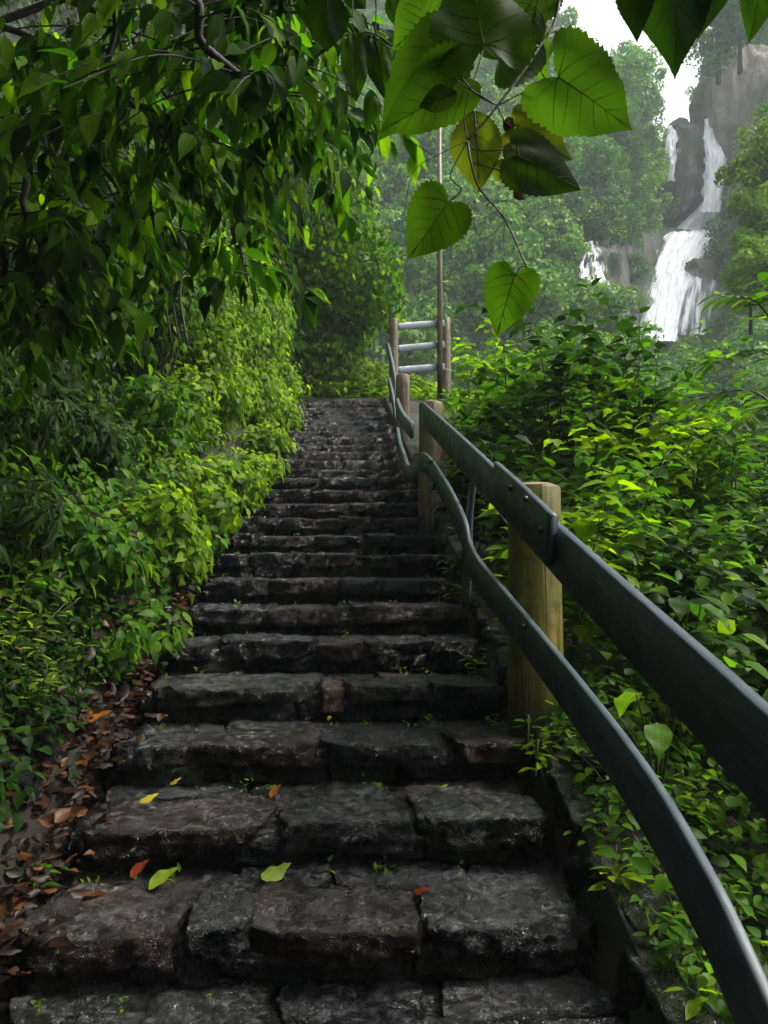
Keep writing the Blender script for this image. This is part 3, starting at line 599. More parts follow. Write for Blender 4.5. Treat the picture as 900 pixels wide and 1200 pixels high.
for ax, ay, bx, by, mt, pr, lab in FALL:
    c = on_stairs((ax + bx) / 2, (ay + by) / 2)
    if c is None or c[0] < -.9 or bx < 150: c = on_ground((ax + bx) / 2, (ay + by) / 2) + np.array([0, 0, .02])
    dd = depth(c); l = math.hypot(bx - ax, (by - ay) * 2.2) / F * dd * .68
    a = at(ax, ay, c[1]); b = at(bx, by, c[1]); d2 = nrm([b[0] - a[0], (a[2] - b[2]) * -2.2, .05]); x_, d_, n_ = frame(d2, np.array([rnd.uniform(-.2, .2), -.35, 1]))
    o = link('fallen_leaf', pmesh(pr, mt), None, None, label=lab, category='leaf', group='fallen leaves on the steps'); q = c - d_ * l / 2 + np.array([0, 0, .012])
    o.matrix_basis = Matrix(((x_[0] * l, d_[0] * l, n_[0] * l, q[0]), (x_[1] * l, d_[1] * l, n_[1] * l, q[1]), (x_[2] * l, d_[2] * l, n_[2] * l, q[2]), (0, 0, 0, 1)))

# ------------------------------------------------------------------ railing
def board(name, pts, hts, thick, parent, base, mat='paint', n=7, tilt=0.0):
    """pts: top edge of the board; hts: its height"""
    Q = crom(pts, n); T = nrm(np.gradient(Q, axis=0)); hz = np.linspace(0, 1, len(Q)); H = np.interp(hz, np.linspace(0, 1, len(hts)), hts)
    side = nrm(np.cross(T, [0, 0, 1])); up = np.cross(side, T); rr = .004; V = []; UV = []
    sl = np.concatenate([[0], np.cumsum(np.linalg.norm(np.diff(Q, axis=0), axis=1))])
    for i in range(len(Q)):
        t = thick / 2; h = H[i]; s = side[i]; u = up[i]
        for a, b in ((-t, -rr), (-t + rr, 0), (t - rr, 0), (t, -rr), (t, -h + rr), (t - rr, -h), (-t + rr, -h), (-t, -h + rr)): V.append(Q[i] + s * a + u * b); UV.append((sl[i], b + a))
    k = 8; q = [(i * k + j, i * k + (j + 1) % k, (i + 1) * k + (j + 1) % k, (i + 1) * k + j) for i in range(len(Q) - 1) for j in range(k)]
    e = (len(Q) - 1) * k
    me = mesh_from(name, np.array(V) - base, [np.array(q)[:, ::-1], [tuple(range(k))], [tuple(e + j for j in range(k))[::-1]]], M[mat], False, UV)
    return link(name, me, parent)
def log_post(name, p, h, r, parent, base, mat='log', lean=(0, 0)):
    g = Geo(); k = 28; n = 16; th = np.arange(k) * 2 * math.pi / k; V = []
    for i in range(n):
        t = i / (n - 1); z = -.15 + t * (h + .15); rr = r * (1 + .02 * math.sin(t * 5 + r * 70)) * np.ones(k) * (1 + .025 * np.cos(2 * th + 1))
        if i == n - 1: rr = rr * .93
        if i == n - 2: z = h - .012
        for j in range(k): V.append((p[0] + rr[j] * math.cos(th[j]) + lean[0] * t, p[1] + rr[j] * math.sin(th[j]) + lean[1] * t, p[2] + z))
    q = [(i * k + j, i * k + (j + 1) % k, (i + 1) * k + (j + 1) % k, (i + 1) * k + j) for i in range(n - 1) for j in range(k)]; g.add(V, q)
    o = link(name, g.mesh(name, M[mat], True, p), parent, np.asarray(p) - base)
    c = Geo(); cc = []
    for rr, z in ((.93, 0), (.6, .012), (.0, .016)): cc += [(r * rr * math.cos(a) + lean[0], r * rr * math.sin(a) + lean[1], h + z) for a in th]
    c.add(cc, [(i * k + j, i * k + (j + 1) % k, (i + 1) * k + (j + 1) % k, (i + 1) * k + j) for i in range(2) for j in range(k)])
    link('cut_top', c.mesh('cut_top', M['cut']), o); return o
def bolt(p, parent, base, nx=-1):
    g = Geo(); tube(g, [p, np.asarray(p) + np.array([nx * .012, 0, 0])], .011, 8); link('bolt', g.mesh('bolt', M['bolt'], False, base), parent)
XR = .635
b1 = np.array([.78, 2.92, gz(.78, 2.92)])
ra = thing('railing', 'lower railing of grey green boards on the yellow log post', 'railing', b1)
zt1 = at(629, 570, 2.92)[2]
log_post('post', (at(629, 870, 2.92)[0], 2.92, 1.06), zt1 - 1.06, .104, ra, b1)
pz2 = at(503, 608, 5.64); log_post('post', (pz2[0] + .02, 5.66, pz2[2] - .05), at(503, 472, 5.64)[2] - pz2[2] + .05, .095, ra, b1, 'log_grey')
R1 = [atX(496, 471, XR - .0), atX(530, 501, XR - .01), atX(565, 533, XR), atX(600, 566, XR + .005), atX(640, 601, XR + .005), atX(700, 654, XR), atX(780, 724, XR - .005), atX(850, 785, XR - .01), atX(900, 830, XR - .015), atX(1250, 1135, XR - .03)]
# the upper rail is two boards that meet under a splice
board('rail', R1[:4], [.165, .165, .15], .024, ra, b1); board('rail', R1[3:], [.15, .15, .15], .026, ra, b1)
SPL = [atX(582, 541, XR - .036), atX(616, 571, XR - .034), atX(650, 604, XR - .032)]; board('splice_board', SPL, [.155, .15], .022, ra, b1)
R2 = [atX(486, 531, XR), atX(500, 532, XR - .01), atX(522, 562, XR - .03), atX(543, 603, XR - .045), atX(551, 634, XR - .045), atX(563, 657, XR - .035), atX(597, 697, XR - .01), atX(680, 797, XR), atX(760, 902, XR - .005), atX(830, 1018, XR - .01), atX(880, 1120, XR - .015), atX(960, 1300, XR - .02)]
board('rail', R2, [.14, .13, .13, .12], .022, ra, b1)
s0 = atX(553, 553, XR + .03); s1 = atX(541, 684, XR - .01)
board('slat', [s0, (s0 + s1) / 2 + np.array([0, .02, 0]), s1 + np.array([0, 0, -.1])], [.05, .05], .02, ra, b1)
for q in ((618, 585), (636, 622), (600, 572)): bolt(atX(q[0], q[1], XR - .05), ra, b1)
bolt(atX(616, 735, XR - .018), ra, b1)
# upper flight of railing, seen almost end on
p3 = np.array([.74, 8.5, gz(.74, 8.5)]); rb = thing('railing', 'upper railing of thin bowed boards beside the highest steps', 'railing', p3)
log_post('post', (at(472, 438, 8.5)[0], 8.5, p3[2]), at(472, 440, 8.5)[2] - p3[2], .08, rb, p3, 'log_grey')
p4 = at(460, 470, 11.6); log_post('post', (p4[0] + .02, 11.62, p4[2] - .1), at(460, 374, 11.6)[2] - p4[2] + .1, .07, rb, p3, 'log_grey')
U1 = [at(455, 402, 11.5), at(460, 424, 10.6), at(464, 446, 9.6), at(465, 464, 8.6), at(472, 482, 7.4), at(483, 495, 6.4)]; board('rail', U1, [.14, .14], .035, rb, p3, 'paint_sky_sheen')
U2 = [at(456, 442, 11.5), at(461, 464, 10.3), at(464, 484, 9.2), at(468, 513, 7.9), at(474, 532, 6.9), at(480, 545, 6.2), at(496, 531, 5.63)]; board('rail', U2, [.14, .14], .035, rb, p3, 'paint_sky_sheen')
# barrier with three rails at the head of the steps
p5 = np.array(at(522, 440, 12.4)); p5[2] = gz(p5[0], 12.4); bf = thing('barrier', 'three rail wooden barrier across the head of the steps', 'fence', p5)
hz5 = at(522, 373, 12.4)[2]; log_post('post', p5, hz5 - p5[2], .09, bf, p5, 'log_grey')
for ya, yb in ((383, 379), (409, 404), (434, 430)): board('rail', [at(464, ya - 4, 11.75), at(490, (ya + yb) / 2 - 4, 12.0), at(520, yb - 4, 12.25)], [.11, .11], .035, bf, p5, 'paint_sky_sheen')
g = Geo(); pb = at(515.5, 440, 12.15); tube(g, [pb - np.array([0, 0, .6]), at(515.5, 300, 12.15), at(514.5, 95, 12.15)], (.05, .035), 8)
link('pole', g.mesh('pole', M['log_grey'], True, pb), None, pb, label='tall thin wooden pole standing behind the barrier', category='pole')
g = Geo(); tube(g, crom([at(465, 437, 12.3), at(490, 420, 12.35), at(512, 397, 12.4)], 4), .008, 5); c0 = at(465, 437, 12.3)
link('guy_wire', g.mesh('guy_wire', M['bolt'], True, c0), None, c0, label='thin slanting stay wire crossing the three rail barrier', category='wire')

# ------------------------------------------------------------------ plants right of the railing
rows = {}
def rp(Y, X): rows.setdefault(round(Y * 1.25), []).append((X, Y))
for Y in np.arange(2.2, 8.4, .62):
    for X in np.arange(1.0, .62 * Y + .6, .5 + .045 * Y): rp(Y + rnd.uniform(-.2, .2), X + rnd.uniform(-.18, .18))
ri = 0
for key in sorted(rows):
    for j, (X, Y) in enumerate(sorted(rows[key])):
        if X < 1.3 and (Y < 3.3 or Y > 6): continue
        z = gz(X, Y); hgt = rnd.uniform(.75, 1.15) + .09 * max(0, Y - 3) - .25 * (X > .45 * Y) - (.25 if X < 1.3 else 0); mt = rnd.choice(['leaf_mid', 'leaf_mid', 'leaf_bright', 'leaf_dark'] if X < .42 * Y else ['leaf_mid', 'leaf_mid', 'leaf_dark'])
        lab = '%s leafy plant behind the railing, %s from the left in the %s row back' % ({'leaf_mid': 'green', 'leaf_bright': 'light green', 'leaf_dark': 'dark green'}[mt], ORD[min(j, 19)], ORD[min(ri, 19)])
        herb('leafy_plant', lab, 'plant', (X, Y, z), hgt, rnd.choice([5, 6, 6, 7]), rnd.uniform(.115, .165), rnd.choice(['ovate', 'ovate', 'elliptic', 'ovate_wavy']), mt, 'leafy plants right of the railing', spread=.5, gap=.085, minpx=13, br=4, wd=1.15)
    ri += 1
# taller saplings against the gorge
for j, (px, py, Y, m, lab) in enumerate(((560, 405, 6.6, 'leaf_mid', 'sapling standing nearest the barrier post'), (600, 370, 6.0, 'leaf_mid', 'sapling below the hanging heart shaped leaf'), (652, 352, 5.6, 'leaf_dark', 'dark sapling in front of the small side fall'),
                                         (705, 352, 5.4, 'leaf_dark', 'dark sapling left of the large cascade'), (750, 352, 5.0, 'leaf_dark', 'tallest dark sapling in front of the large cascade'), (800, 395, 5.2, 'leaf_mid', 'sapling right of the large cascade'), (850, 410, 4.9, 'leaf_mid', 'sapling near the right edge'))):
    t = at(px, py, Y); b = np.array([t[0], Y, gz(t[0], Y)]); herb('sapling', 'tall thin stemmed ' + lab, 'sapling', b, t[2] - b[2], 3, .18, 'ovate', m, 'saplings against the gorge', spread=.16, gap=.13, stem='bark', br=4, minpx=12)
# shrub with feathered leaves at the right edge
q = at(880, 700, 2.6); b = np.array([q[0] + .25, 2.6, gz(q[0] + .25, 2.6)]); ft = thing('pinnate_shrub', 'dark shrub with feathered leaves reaching in from the right edge', 'shrub', b)
g = Geo(); P = []; D = []; N = []
for a0, a1, a2 in (((960, 560), (905, 420), (835, 425)), ((960, 540), (900, 370), (840, 345)), ((965, 600), (915, 480), (850, 510)), ((970, 520), (930, 380), (890, 330)), ((960, 640), (900, 470), (800, 470))):
    q = crom([b, at(*a0, 2.6), at(*a1, 2.5), at(*a2, 2.45)], 12); tube(g, q, (.008, .002), 5); q = q[22::2]
    for i in range(1, len(q)):
        T = nrm(q[i] - q[i - 1])
        for s in (-1, 1): P.append(q[i]); D.append(nrm(np.cross(T, [0, 0, 1])) * s + T * .5 + np.array([0, 0, -.25])); N.append(np.array([rnd.gauss(0, .2), -.3 + rnd.gauss(0, .2), 1]))
link('stem', g.mesh('stem', M['stem_brown'], True, b), ft); put_leaves(ft, P, D, N, nr.uniform(.07, .1, len(P)), nr.uniform(1.0, 1.3, len(P)), 'elliptic', 'leaf_mid')
# broad drooping leaf plants
for px, py, Y, s, lab in ((765, 815, 2.3, .15, 'broad drooping pale green leaf plant low behind the railing'), (553, 462, 6.3, .3, 'round broad leaved plant behind the second post'), (790, 700, 2.7, .14, 'broad leaved plant between the two rails near the right edge')):
    t = at(px, py, Y); b = np.array([t[0] + .05, Y + .1, gz(t[0], Y)]); o = thing('broad_leaf_plant', lab, 'plant', b); g = Geo(); P = []; D = []; N = []; L = []
    for a in (2.6, .6, 4.4, 1.7, 5.4):
        e = t + np.array([math.cos(a) * .1, math.sin(a) * .1, rnd.uniform(-.08, .03)]); tube(g, crom([b, (b + e) / 2 + np.array([0, 0, .05]), e], 5), (.006, .003), 5); P.append(e); D.append(np.array([math.cos(a), math.sin(a), -.45])); N.append(np.array([math.cos(a) * .5, math.sin(a) * .5 - .3, 1])); L.append(s * rnd.uniform(.7, 1.05))
    link('stem', g.mesh('stem', M['stem'], True, b), o); put_leaves(o, P, D, N, np.array(L), np.ones(5) * 1.15, 'ovate_wavy', 'leaf_bright' if Y > 5 else 'leaf_mid')
# seedlings along the edging
sd_ = [(600, 865), (575, 845), (615, 880), (632, 872), (655, 868), (640, 895), (690, 880), (560, 815), (745, 950), (680, 970), (770, 1010), (720, 1030), (800, 1080), (850, 1010), (790, 1150), (840, 1130), (870, 930), (735, 905), (820, 960), (885, 1070), (760, 870), (610, 900), (860, 1190), (545, 760), (565, 790), (540, 700), (535, 665)]
sd_.sort(key=lambda t: -t[1])
for j, (px, py) in enumerate(sd_):
    p = on_ground(px, py)
    if p is None: continue
    herb('seedling', 'small whorled seedling by the right edging stones, %s lowest of the row' % ORD[min(j, 19)] if j < 20 else 'small whorled seedling below the second post, number %s up' % ORD[j - 20], 'plant', p, rnd.uniform(.1, .2), rnd.choice([3, 4, 5]), rnd.uniform(.055, .075) , 'elliptic', rnd.choice(['leaf_mid', 'leaf_bright', 'leaf_bright']), 'seedlings along the right edging', spread=.9, gap=.035, minpx=9)
# creeping sprigs on the joints of the stairs would be moss: small tufts
mt_ = []
for _ in range(150):
    k = rnd.randrange(-1, 20); mt_.append((rnd.uniform(SX0, SX1), 2 + RUN * k + rnd.choice([.36, .37, .38]) + rnd.uniform(-.01, .01), .7 + RISE * k + rnd.uniform(-.03, .005)))
P = np.repeat(np.array(mt_), 7, 0) + nr.normal(size=(150 * 7, 3)) * .012; n = len(P)
link('moss_tuft', leaves_mesh('moss_tuft', P, nrm(nr.normal(size=(n, 3)) + np.array([0, -.5, .8])), nrm(nr.normal(size=(n, 3)) + np.array([0, 0, 1])), nr.uniform(.012, .03, n), np.ones(n), 'small', 'leaf_pale'), kind='stuff')

# ------------------------------------------------------------------ overhanging tree at the upper left
def hanging(name, label, base, limbs, ntwig, LL, mat, p='ovate', cap=300, droop=1.0, per=12, rad=.02, wd=1.0):
    base = np.array(base, float); root = thing(name, label, 'tree', base, 'branches overhanging from the left bank'); g = Geo(); P = []; D = []; N = []
    for lb in limbs:
        q = crom([base] + [np.array(x) for x in lb], 8); tube(g, q, (rad, rad * .25), 7)
        for _ in range(ntwig):
            i = rnd.randrange(len(q) // 3, len(q)); a = rnd.uniform(0, 6.28); l = rnd.uniform(.3, .65); dv = np.array([math.cos(a), math.sin(a) * .7, -.25 * droop])
            t = crom([q[i], q[i] + dv * l * .5, q[i] + dv * l + np.array([0, 0, -.22 * droop * l])], 5); tube(g, t, (.004, .0012), 4)
            for j in range(per):
                f = rnd.uniform(.1, 1); pt = np.array([np.interp(f * (len(t) - 1), np.arange(len(t)), t[:, c]) for c in range(3)])
                P.append(pt + nr.normal(size=3) * .012); D.append(dv * .5 + nr.normal(size=3) * .35 + np.array([0, 0, -.75 * droop])); N.append(np.array([rnd.gauss(.2, .5), rnd.gauss(-.5, .5), .75]))
    link('limb', g.mesh('limb', M['bark'], True, base), root); P, D, N = map(np.array, (P, D, N)); N = nrm(N)
    put_leaves(root, P, D, N, LL * nr.uniform(.5, 1.25, len(P)), wd * nr.uniform(.8, 1.15, len(P)), p, mat, 12, cap); return root
A = lambda x, y, Y: at(x, y, Y)
hanging('overhanging_tree', 'dark leaning tree whose forked branch crosses the upper left corner', (-2.6, 1.6, 3.4), [[A(120, -60, 1.9), A(240, 55, 2.0), A(305, 105, 2.1), A(345, 130, 2.2)], [A(60, -40, 2.2), A(130, 90, 2.3), A(200, 170, 2.3)], [A(240, -60, 2.2), A(330, 30, 2.4), A(390, 60, 2.5)]], 26, .1, 'leaf_tree', per=15, wd=.8)
hanging('overhanging_tree', 'leafy tree hanging low over the middle of the left bank', (-2.7, 3.0, 4.0), [[A(30, 40, 2.9), A(110, 180, 2.9), A(170, 260, 2.9)], [A(80, 0, 3.1), A(210, 140, 3.2), A(270, 250, 3.2), A(290, 330, 3.2)], [A(160, -40, 3.1), A(280, 90, 3.3), A(350, 160, 3.4)]], 28, .115, 'leaf_tree', per=15, wd=.8)
hanging('overhanging_tree', 'leafy tree drooping over the far left edge', (-2.9, 2.4, 3.3), [[A(-40, 150, 2.4), A(30, 250, 2.4), A(60, 330, 2.4)], [A(-30, 60, 2.6), A(60, 190, 2.7), A(130, 300, 2.7)], [A(-60, 250, 2.5), A(10, 340, 2.6), A(90, 370, 2.7)]], 20, .105, 'leaf_tree', per=14, wd=.8)
hanging('overhanging_tree', 'tree with dense dark leaves at the back of the overhang', (-3.0, 5.0, 5.0), [[A(130, 60, 4.6), A(220, 180, 4.6), A(280, 240, 4.6)], [A(200, -30, 4.8), A(310, 60, 4.9), A(370, 120, 5.0)], [A(60, 120, 4.6), A(140, 240, 4.6), A(200, 310, 4.6)], [A(250, -60, 4.4), A(350, 0, 4.6), A(400, 40, 4.8)]], 30, .12, 'leaf_tree', per=15, wd=.8)
# unseen trees added above and behind the viewer to hold back sky light
def shade_canopy(label, base, cen, rad, n, LL, mat, lobes=26):
    base = np.array(base, float); cen = np.array(cen, float); root = thing('unseen_shade_tree', label, 'tree', base, 'unseen shade trees added around the viewer'); g = Geo(); t = Geo(); fork = (base * .55 + cen * .45)
    tube(t, crom([base - np.array([0, 0, .4]), base * .8 + cen * .2 + nr.normal(size=3) * .1, fork], 6), (.16, .1), 9); lc = []
    for i in range(lobes):
        c = cen + nrm(nr.normal(size=3)) * np.array(rad) * nr.uniform(.35, .95); lc.append(c); tube(g, crom([fork, (fork + c) / 2 + nr.normal(size=3) * .2, c], 4), (.05, .008), 5)
    link('trunk', t.mesh('trunk', M['bark'], True, base), root); link('limb', g.mesh('limb', M['bark'], True, base), root)
    li = nr.integers(0, lobes, n); d = nrm(nr.normal(size=(n, 3))); P = np.array(lc)[li] + d * np.array(rad).mean() * .38 * nr.uniform(.2, 1.1, n)[:, None]
    D = nr.normal(size=(n, 3)) + np.array([0, 0, -.6]); N = nr.normal(size=(n, 3)) * .6 + np.array([0, 0, 1])
    link('foliage', leaves_mesh('foliage', P, D, N, LL * nr.uniform(.7, 1.2, n), np.ones(n), 'ovate', mat, base), root, kind='stuff')
shade_canopy('unseen broad tree added for shade, spreading behind the viewer from the left bank', (-3.2, .4, 5.5), (-2.3, -1.0, 6.4), (2.3, 2.2, 1.2), 7500, .22, 'leaf_tree')
shade_canopy('unseen tree added for shade, arching over the path behind the viewer', (2.6, -3.4, -2.0), (.6, -2.6, 5.6), (3.2, 2.6, 1.6), 8000, .22, 'leaf_tree')
shade_canopy('unseen tree added for shade, leaning over the path just behind the viewer', (3.9, .4, -.6), (2.6, -1.7, 5.8), (2.0, 1.8, 1.3), 6000, .22, 'leaf_tree')
shade_canopy('unseen bushy tree added to block sky light behind the viewer on the left', (-3.4, -6.5, -1.5), (-3.0, -6.5, 2.6), (3.0, 2.4, 3.6), 7000, .26, 'leaf_dark')
shade_canopy('unseen bushy tree added to block sky light behind the viewer on the right', (3.6, -6.5, -3.2), (2.6, -6.8, 1.6), (3.4, 2.4, 4.2), 7000, .26, 'leaf_dark')
# vine clad tree beyond the landing
def clad():
    base = np.array([-.9, 13.6, gz(-.9, 13.6)]); root = thing('vine_clad_tree', 'tall dark tree smothered in small leaved creeper at the head of the steps', 'tree', base); t = Geo(); g = Geo()
    tube(t, crom([base - np.array([0, 0, .3]), base + np.array([.1, 0, 1.6]), at(350, 260, 13.6), at(330, 150, 13.6)], 6), (.22, .1), 10)
    lob = [(350, 425, .5), (385, 418, .42), (315, 415, .6), (370, 400, .5), (408, 405, .35), (395, 345, .75), (425, 330, .6), (445, 355, .42), (440, 310, .5), (405, 290, .8), (375, 255, .9), (340, 240, .9), (380, 215, .6), (350, 320, .9), (310, 290, .95), (300, 230, .9), (415, 375, .45), (335, 380, .8), (300, 350, .9), (325, 195, .7), (280, 280, .9), (400, 245, .6), (430, 280, .4), (380, 390, .45), (395, 195, .4), (360, 170, .6), (455, 335, .3)]
    P = []; D = []; N = []
    for px, py, r in lob:
        c = at(px, py, 13.0 + rnd.uniform(-.6, .3)); n = int(900 * r * r) + 150; d = nrm(nr.normal(size=(n, 3))); P.append(c + d * r * (nr.uniform(.7, 1.08, n) * (1 + .2 * vnoise(d * 3 + px)))[:, None]); D.append(nr.normal(size=(n, 3)) * .5 + np.array([0, 0, -.8])); N.append(d + nr.normal(size=(n, 3)) * .4 + np.array([0, 0, .4]))
        tube(g, crom([base + np.array([.1, 0, 1.6]), (base + c) / 2 + np.array([0, 0, .8]), c], 4), (.05, .01), 5)
    P, D, N = map(np.concatenate, (P, D, N)); n = len(P)
    link('trunk', t.mesh('trunk', M['bark'], True, base), root); link('limb', g.mesh('limb', M['bark'], True, base), root)
    q = nr.random(n) < .25
    for k_, mt in ((q, 'leaf_bright'), (~q, 'leaf_mid')): link('foliage', leaves_mesh('foliage', P[k_], D[k_], N[k_], nr.uniform(.09, .17, k_.sum()), nr.uniform(.9, 1.2, k_.sum()), 'ovate', mt, base), root, kind='stuff')
clad()
for px, py, Y, hh_, lab in ((388, 462, 12.7, .5, 'bright fern clump at the left end of the top step'), (405, 462, 12.9, .75, 'tall bright fern clump behind the top step left of its middle'), (425, 463, 12.7, .6, 'bright fern clump behind the middle of the top step'), (442, 462, 13.0, .8, 'bright fern clump beside the upper railing post'), (480, 440, 13.2, .6, 'bright fern clump seen through the three rail barrier'), (500, 440, 13.4, .7, 'bright fern clump at the foot of the tall pole')):
    x = at(px, py, Y)[0]; b = np.array([x, Y, gz(x, Y) - .03]); shrub('fern_clump', lab, 'fern', b, b + np.array([0, 0, hh_ * .5]), (.34, .34, hh_ * .6), 520, .15, 'lance', 'leaf_bright', 'bright ferns on the landing', (.2, -.5, .8), 10, -.4, 8)
# hanging roots in the hollow of the bank
for j, (px, lab) in enumerate(((196, 'left thin brown root hanging down the hollow in the bank'), (205, 'middle thin brown root hanging down the hollow in the bank'), (214, 'right thin brown root hanging down the hollow in the bank'))):
    g = Geo(); q = crom([at(px - 4, 255, 5.2), at(px + 3, 300, 5.2), at(px - 3, 345, 5.2), at(px + 6, 405, 5.2)], 6); tube(g, q, .009, 5); link('hanging_root', g.mesh('hanging_root', M['stem_brown'], True, q[0]), None, q[0], label=lab, category='root', group='roots hanging in the bank hollow')

# ------------------------------------------------------------------ the hanging vine with large leaves
def big_leaf(root, base, att, tip, wpx, Y, shape, mat, roll=0.0, cup=.12, lab=None, tilt=(0, 0)):
    a = at(*att, Y); b = at(*tip, Y + .03 + tilt[1]); D = b - a; L = np.linalg.norm(D); D = D / L; view = nrm(EYE - a); X = nrm(np.cross(D, view)); N = np.cross(X, D)
    X2 = X * math.cos(roll) + N * math.sin(roll); N2 = np.cross(X2, D); hw = wpx / F * Y / 2 / math.cos(roll)
    prof = {'heart': [(-.13, .55), (-.16, .8), (-.1, 1.0)], 'lobe': [(-.2, .4), (-.24, .75), (-.14, .98)], 'ovate': [(.02, .3), (.06, .5), (.12, .7)]}
    head = {'heart': [(0, 0), (-.07, .12), (-.14, .34), (-.155, .55), (-.1, .8), (0, .95), (.12, 1.0), (.26, .98), (.42, .87), (.58, .68), (.72, .46), (.85, .24), (.94, .09), (1, 0)],
            'lobe': [(0, 0), (-.1, .14), (-.22, .42), (-.25, .68), (-.15, .9), (.0, .98), (.16, .94), (.26, .96), (.38, .9), (.5, .72), (.63, .6), (.78, .34), (.9, .13), (1, 0)],
            'ovate': [(0, 0), (.03, .2), (.08, .46), (.16, .72), (.26, .9), (.38, 1.0), (.5, .97), (.62, .84), (.74, .64), (.84, .42), (.92, .22), (1, 0)]}[shape]
    pl = np.array(head); s = np.linspace(0, len(pl) - 1, 46); E = np.stack([np.interp(s, np.arange(len(pl)), pl[:, 0]), np.interp(s, np.arange(len(pl)), pl[:, 1])], 1); E[1:-1, 1] *= 1 + .035 * np.where(np.arange(44) % 2, 1, -1) * (.4 + .6 * (E[1:-1, 1] > .1)); E[1:-1, 0] -= 0.012 * (np.arange(44) % 2)
    c0 = np.array([0, 0, 0.]); V = []; nE = len(E); rings = 6; off = rnd.uniform(0, 50)
    def pos(t, x):     # t along, x signed half width in -1..1
        z = -cup * abs(x) ** 1.5 * hw * 1.2 - .14 * L * max(t, 0) ** 2 + .018 * L * math.sin(7 * t + 4 * x + off) + .02 * L * math.sin(5 * x * (1.5 - t) + off * 2)
        return (a - base) + D * t * L + X2 * x * hw + N2 * z
    Fq = []; piv = np.array([.02, 0.])
    side_v = {}
    for sd2 in (-1, 1):
        st_ = len(V)
        for i in range(nE):
            m_ = np.array([np.clip(E[i, 0] * .9 + .02, 0, 1), 0.])
            for r_ in range(rings): f = r_ / (rings - 1); q = m_ * (1 - f) + E[i] * f; V.append(pos(q[0], q[1] * sd2))
        for i in range(nE - 1):
            for r_ in range(rings - 1):
                k0 = st_ + i * rings + r_; qd = (k0, k0 + 1, k0 + rings + 1, k0 + rings); Fq.append(qd if sd2 > 0 else qd[::-1])
    me = mesh_from('leaf', np.array(V), [Fq], M[mat]); o = link('leaf', me, root)
    if lab: o['label'] = lab
    g = Geo()      # veins stand a little proud of the blade on the side seen
    def vein(pts, r0): tube(g, [pos(*q) + N2 * .0006 for q in pts], (r0, r0 * .35), 4)
    vein([(t, 0) for t in np.linspace(0, .96, 10)], .0011)
    hs_ = lambda t: float(np.interp(t, E[E[:, 1].argmax():, 0], E[E[:, 1].argmax():, 1]))
    for sd2 in (-1, 1):
        vein([(t * -.1 if shape != 'ovate' else .15 * t, sd2 * .62 * t) for t in np.linspace(0, 1, 6)], .0008)
        vein([(.05 * t + .2 * t * t, sd2 * .88 * t) for t in np.linspace(0, 1, 7)], .0009)
        for t0 in (.12, .28, .44, .6, .75):
            tt = min(.97, t0 + .2); e = hs_(tt) * .85; vein([(t0 + (tt - t0) * f, sd2 * e * f) for f in np.linspace(0, 1, 5)], .0007)
    link('vein', g.mesh('vein', M['vein']), o); return o
vb = at(655, -160, 1.15); vine = thing('hanging_vine', 'vine with large heart shaped translucent leaves hanging in front of the gorge', 'vine', vb)
VY = 1.1
VL = [((655, 90), (747, 153), 112, 1.08, 'lobe', 'leaf_vine', .15, 'largest lobed leaf on the right of the vine'), ((567, 52), (548, -60), 130, 1.06, 'lobe', 'leaf_vine', -.2, None), ((585, 70), (668, 22), 74, 1.16, 'heart', 'leaf_vine', .35, None),
      ((520, 62), (447, 165), 92, 1.14, 'lobe', 'leaf_vine', .2, None), ((542, 92), (450, 162), 84, 1.1, 'heart', 'leaf_vine', .5, None), ((556, 130), (563, 223), 64, 1.12, 'ovate', 'leaf_yellow', .2, 'yellowing spotted leaf in the middle of the vine'),
      ((606, 183), (686, 222), 70, 1.05, 'heart', 'leaf_vine_dark', .3, 'dark leaf at the right of the yellowing one'), ((606, 150), (678, 186), 62, 1.14, 'heart', 'leaf_yellow', .3, None), ((590, 186), (620, 212), 44, 1.15, 'heart', 'leaf_yellow', .2, None),
      ((525, 238), (478, 305), 80, 1.06, 'heart', 'leaf_vine', .1, 'heart shaped leaf hanging lowest on the left'), ((603, 322), (580, 396), 68, 1.04, 'heart', 'leaf_vine', -.1, 'lowest heart shaped leaf at the tip of the vine'),
      ((628, 8), (622, 66), 36, 1.08, 'ovate', 'leaf_vine_dark', .6, None), ((500, 18), (462, 60), 66, 1.2, 'heart', 'leaf_vine', .3, None), ((640, -20), (600, 34), 70, 1.1, 'heart', 'leaf_vine_dark', .2, None), ((610, 40), (640, 100), 54, 1.18, 'heart', 'leaf_vine', -.3, None),
      ((520, -18), (548, 40), 70, 1.16, 'heart', 'leaf_vine', .2, None), ((535, 108), (490, 130), 30, 1.07, 'ovate', 'leaf_vine_dark', .4, None), ((604, 218), (618, 236), 18, 1.12, 'ovate', 'orange', .2, 'small orange dead leaf'), ((593, 138), (603, 160), 16, 1.13, 'ovate', 'orange', .2, None)]
for a_, t_, w_, Y_, sh, mt, ro, lab in VL: big_leaf(vine, vb, a_, t_, w_, Y_, sh, mt, ro, lab=lab)
g = Geo(); vt = Geo()
main = crom([vb, at(655, 0, 1.12), at(632, 55, 1.11), at(583, 124, 1.1), at(548, 165, 1.1)], 8); tube(g, main, (.0035, .0018), 6)
tube(g, crom([at(548, 165, 1.1), at(552, 190, 1.09), at(562, 221, 1.09), at(592, 258, 1.07), at(618, 315, 1.05)], 6), (.0018, .0012), 6)
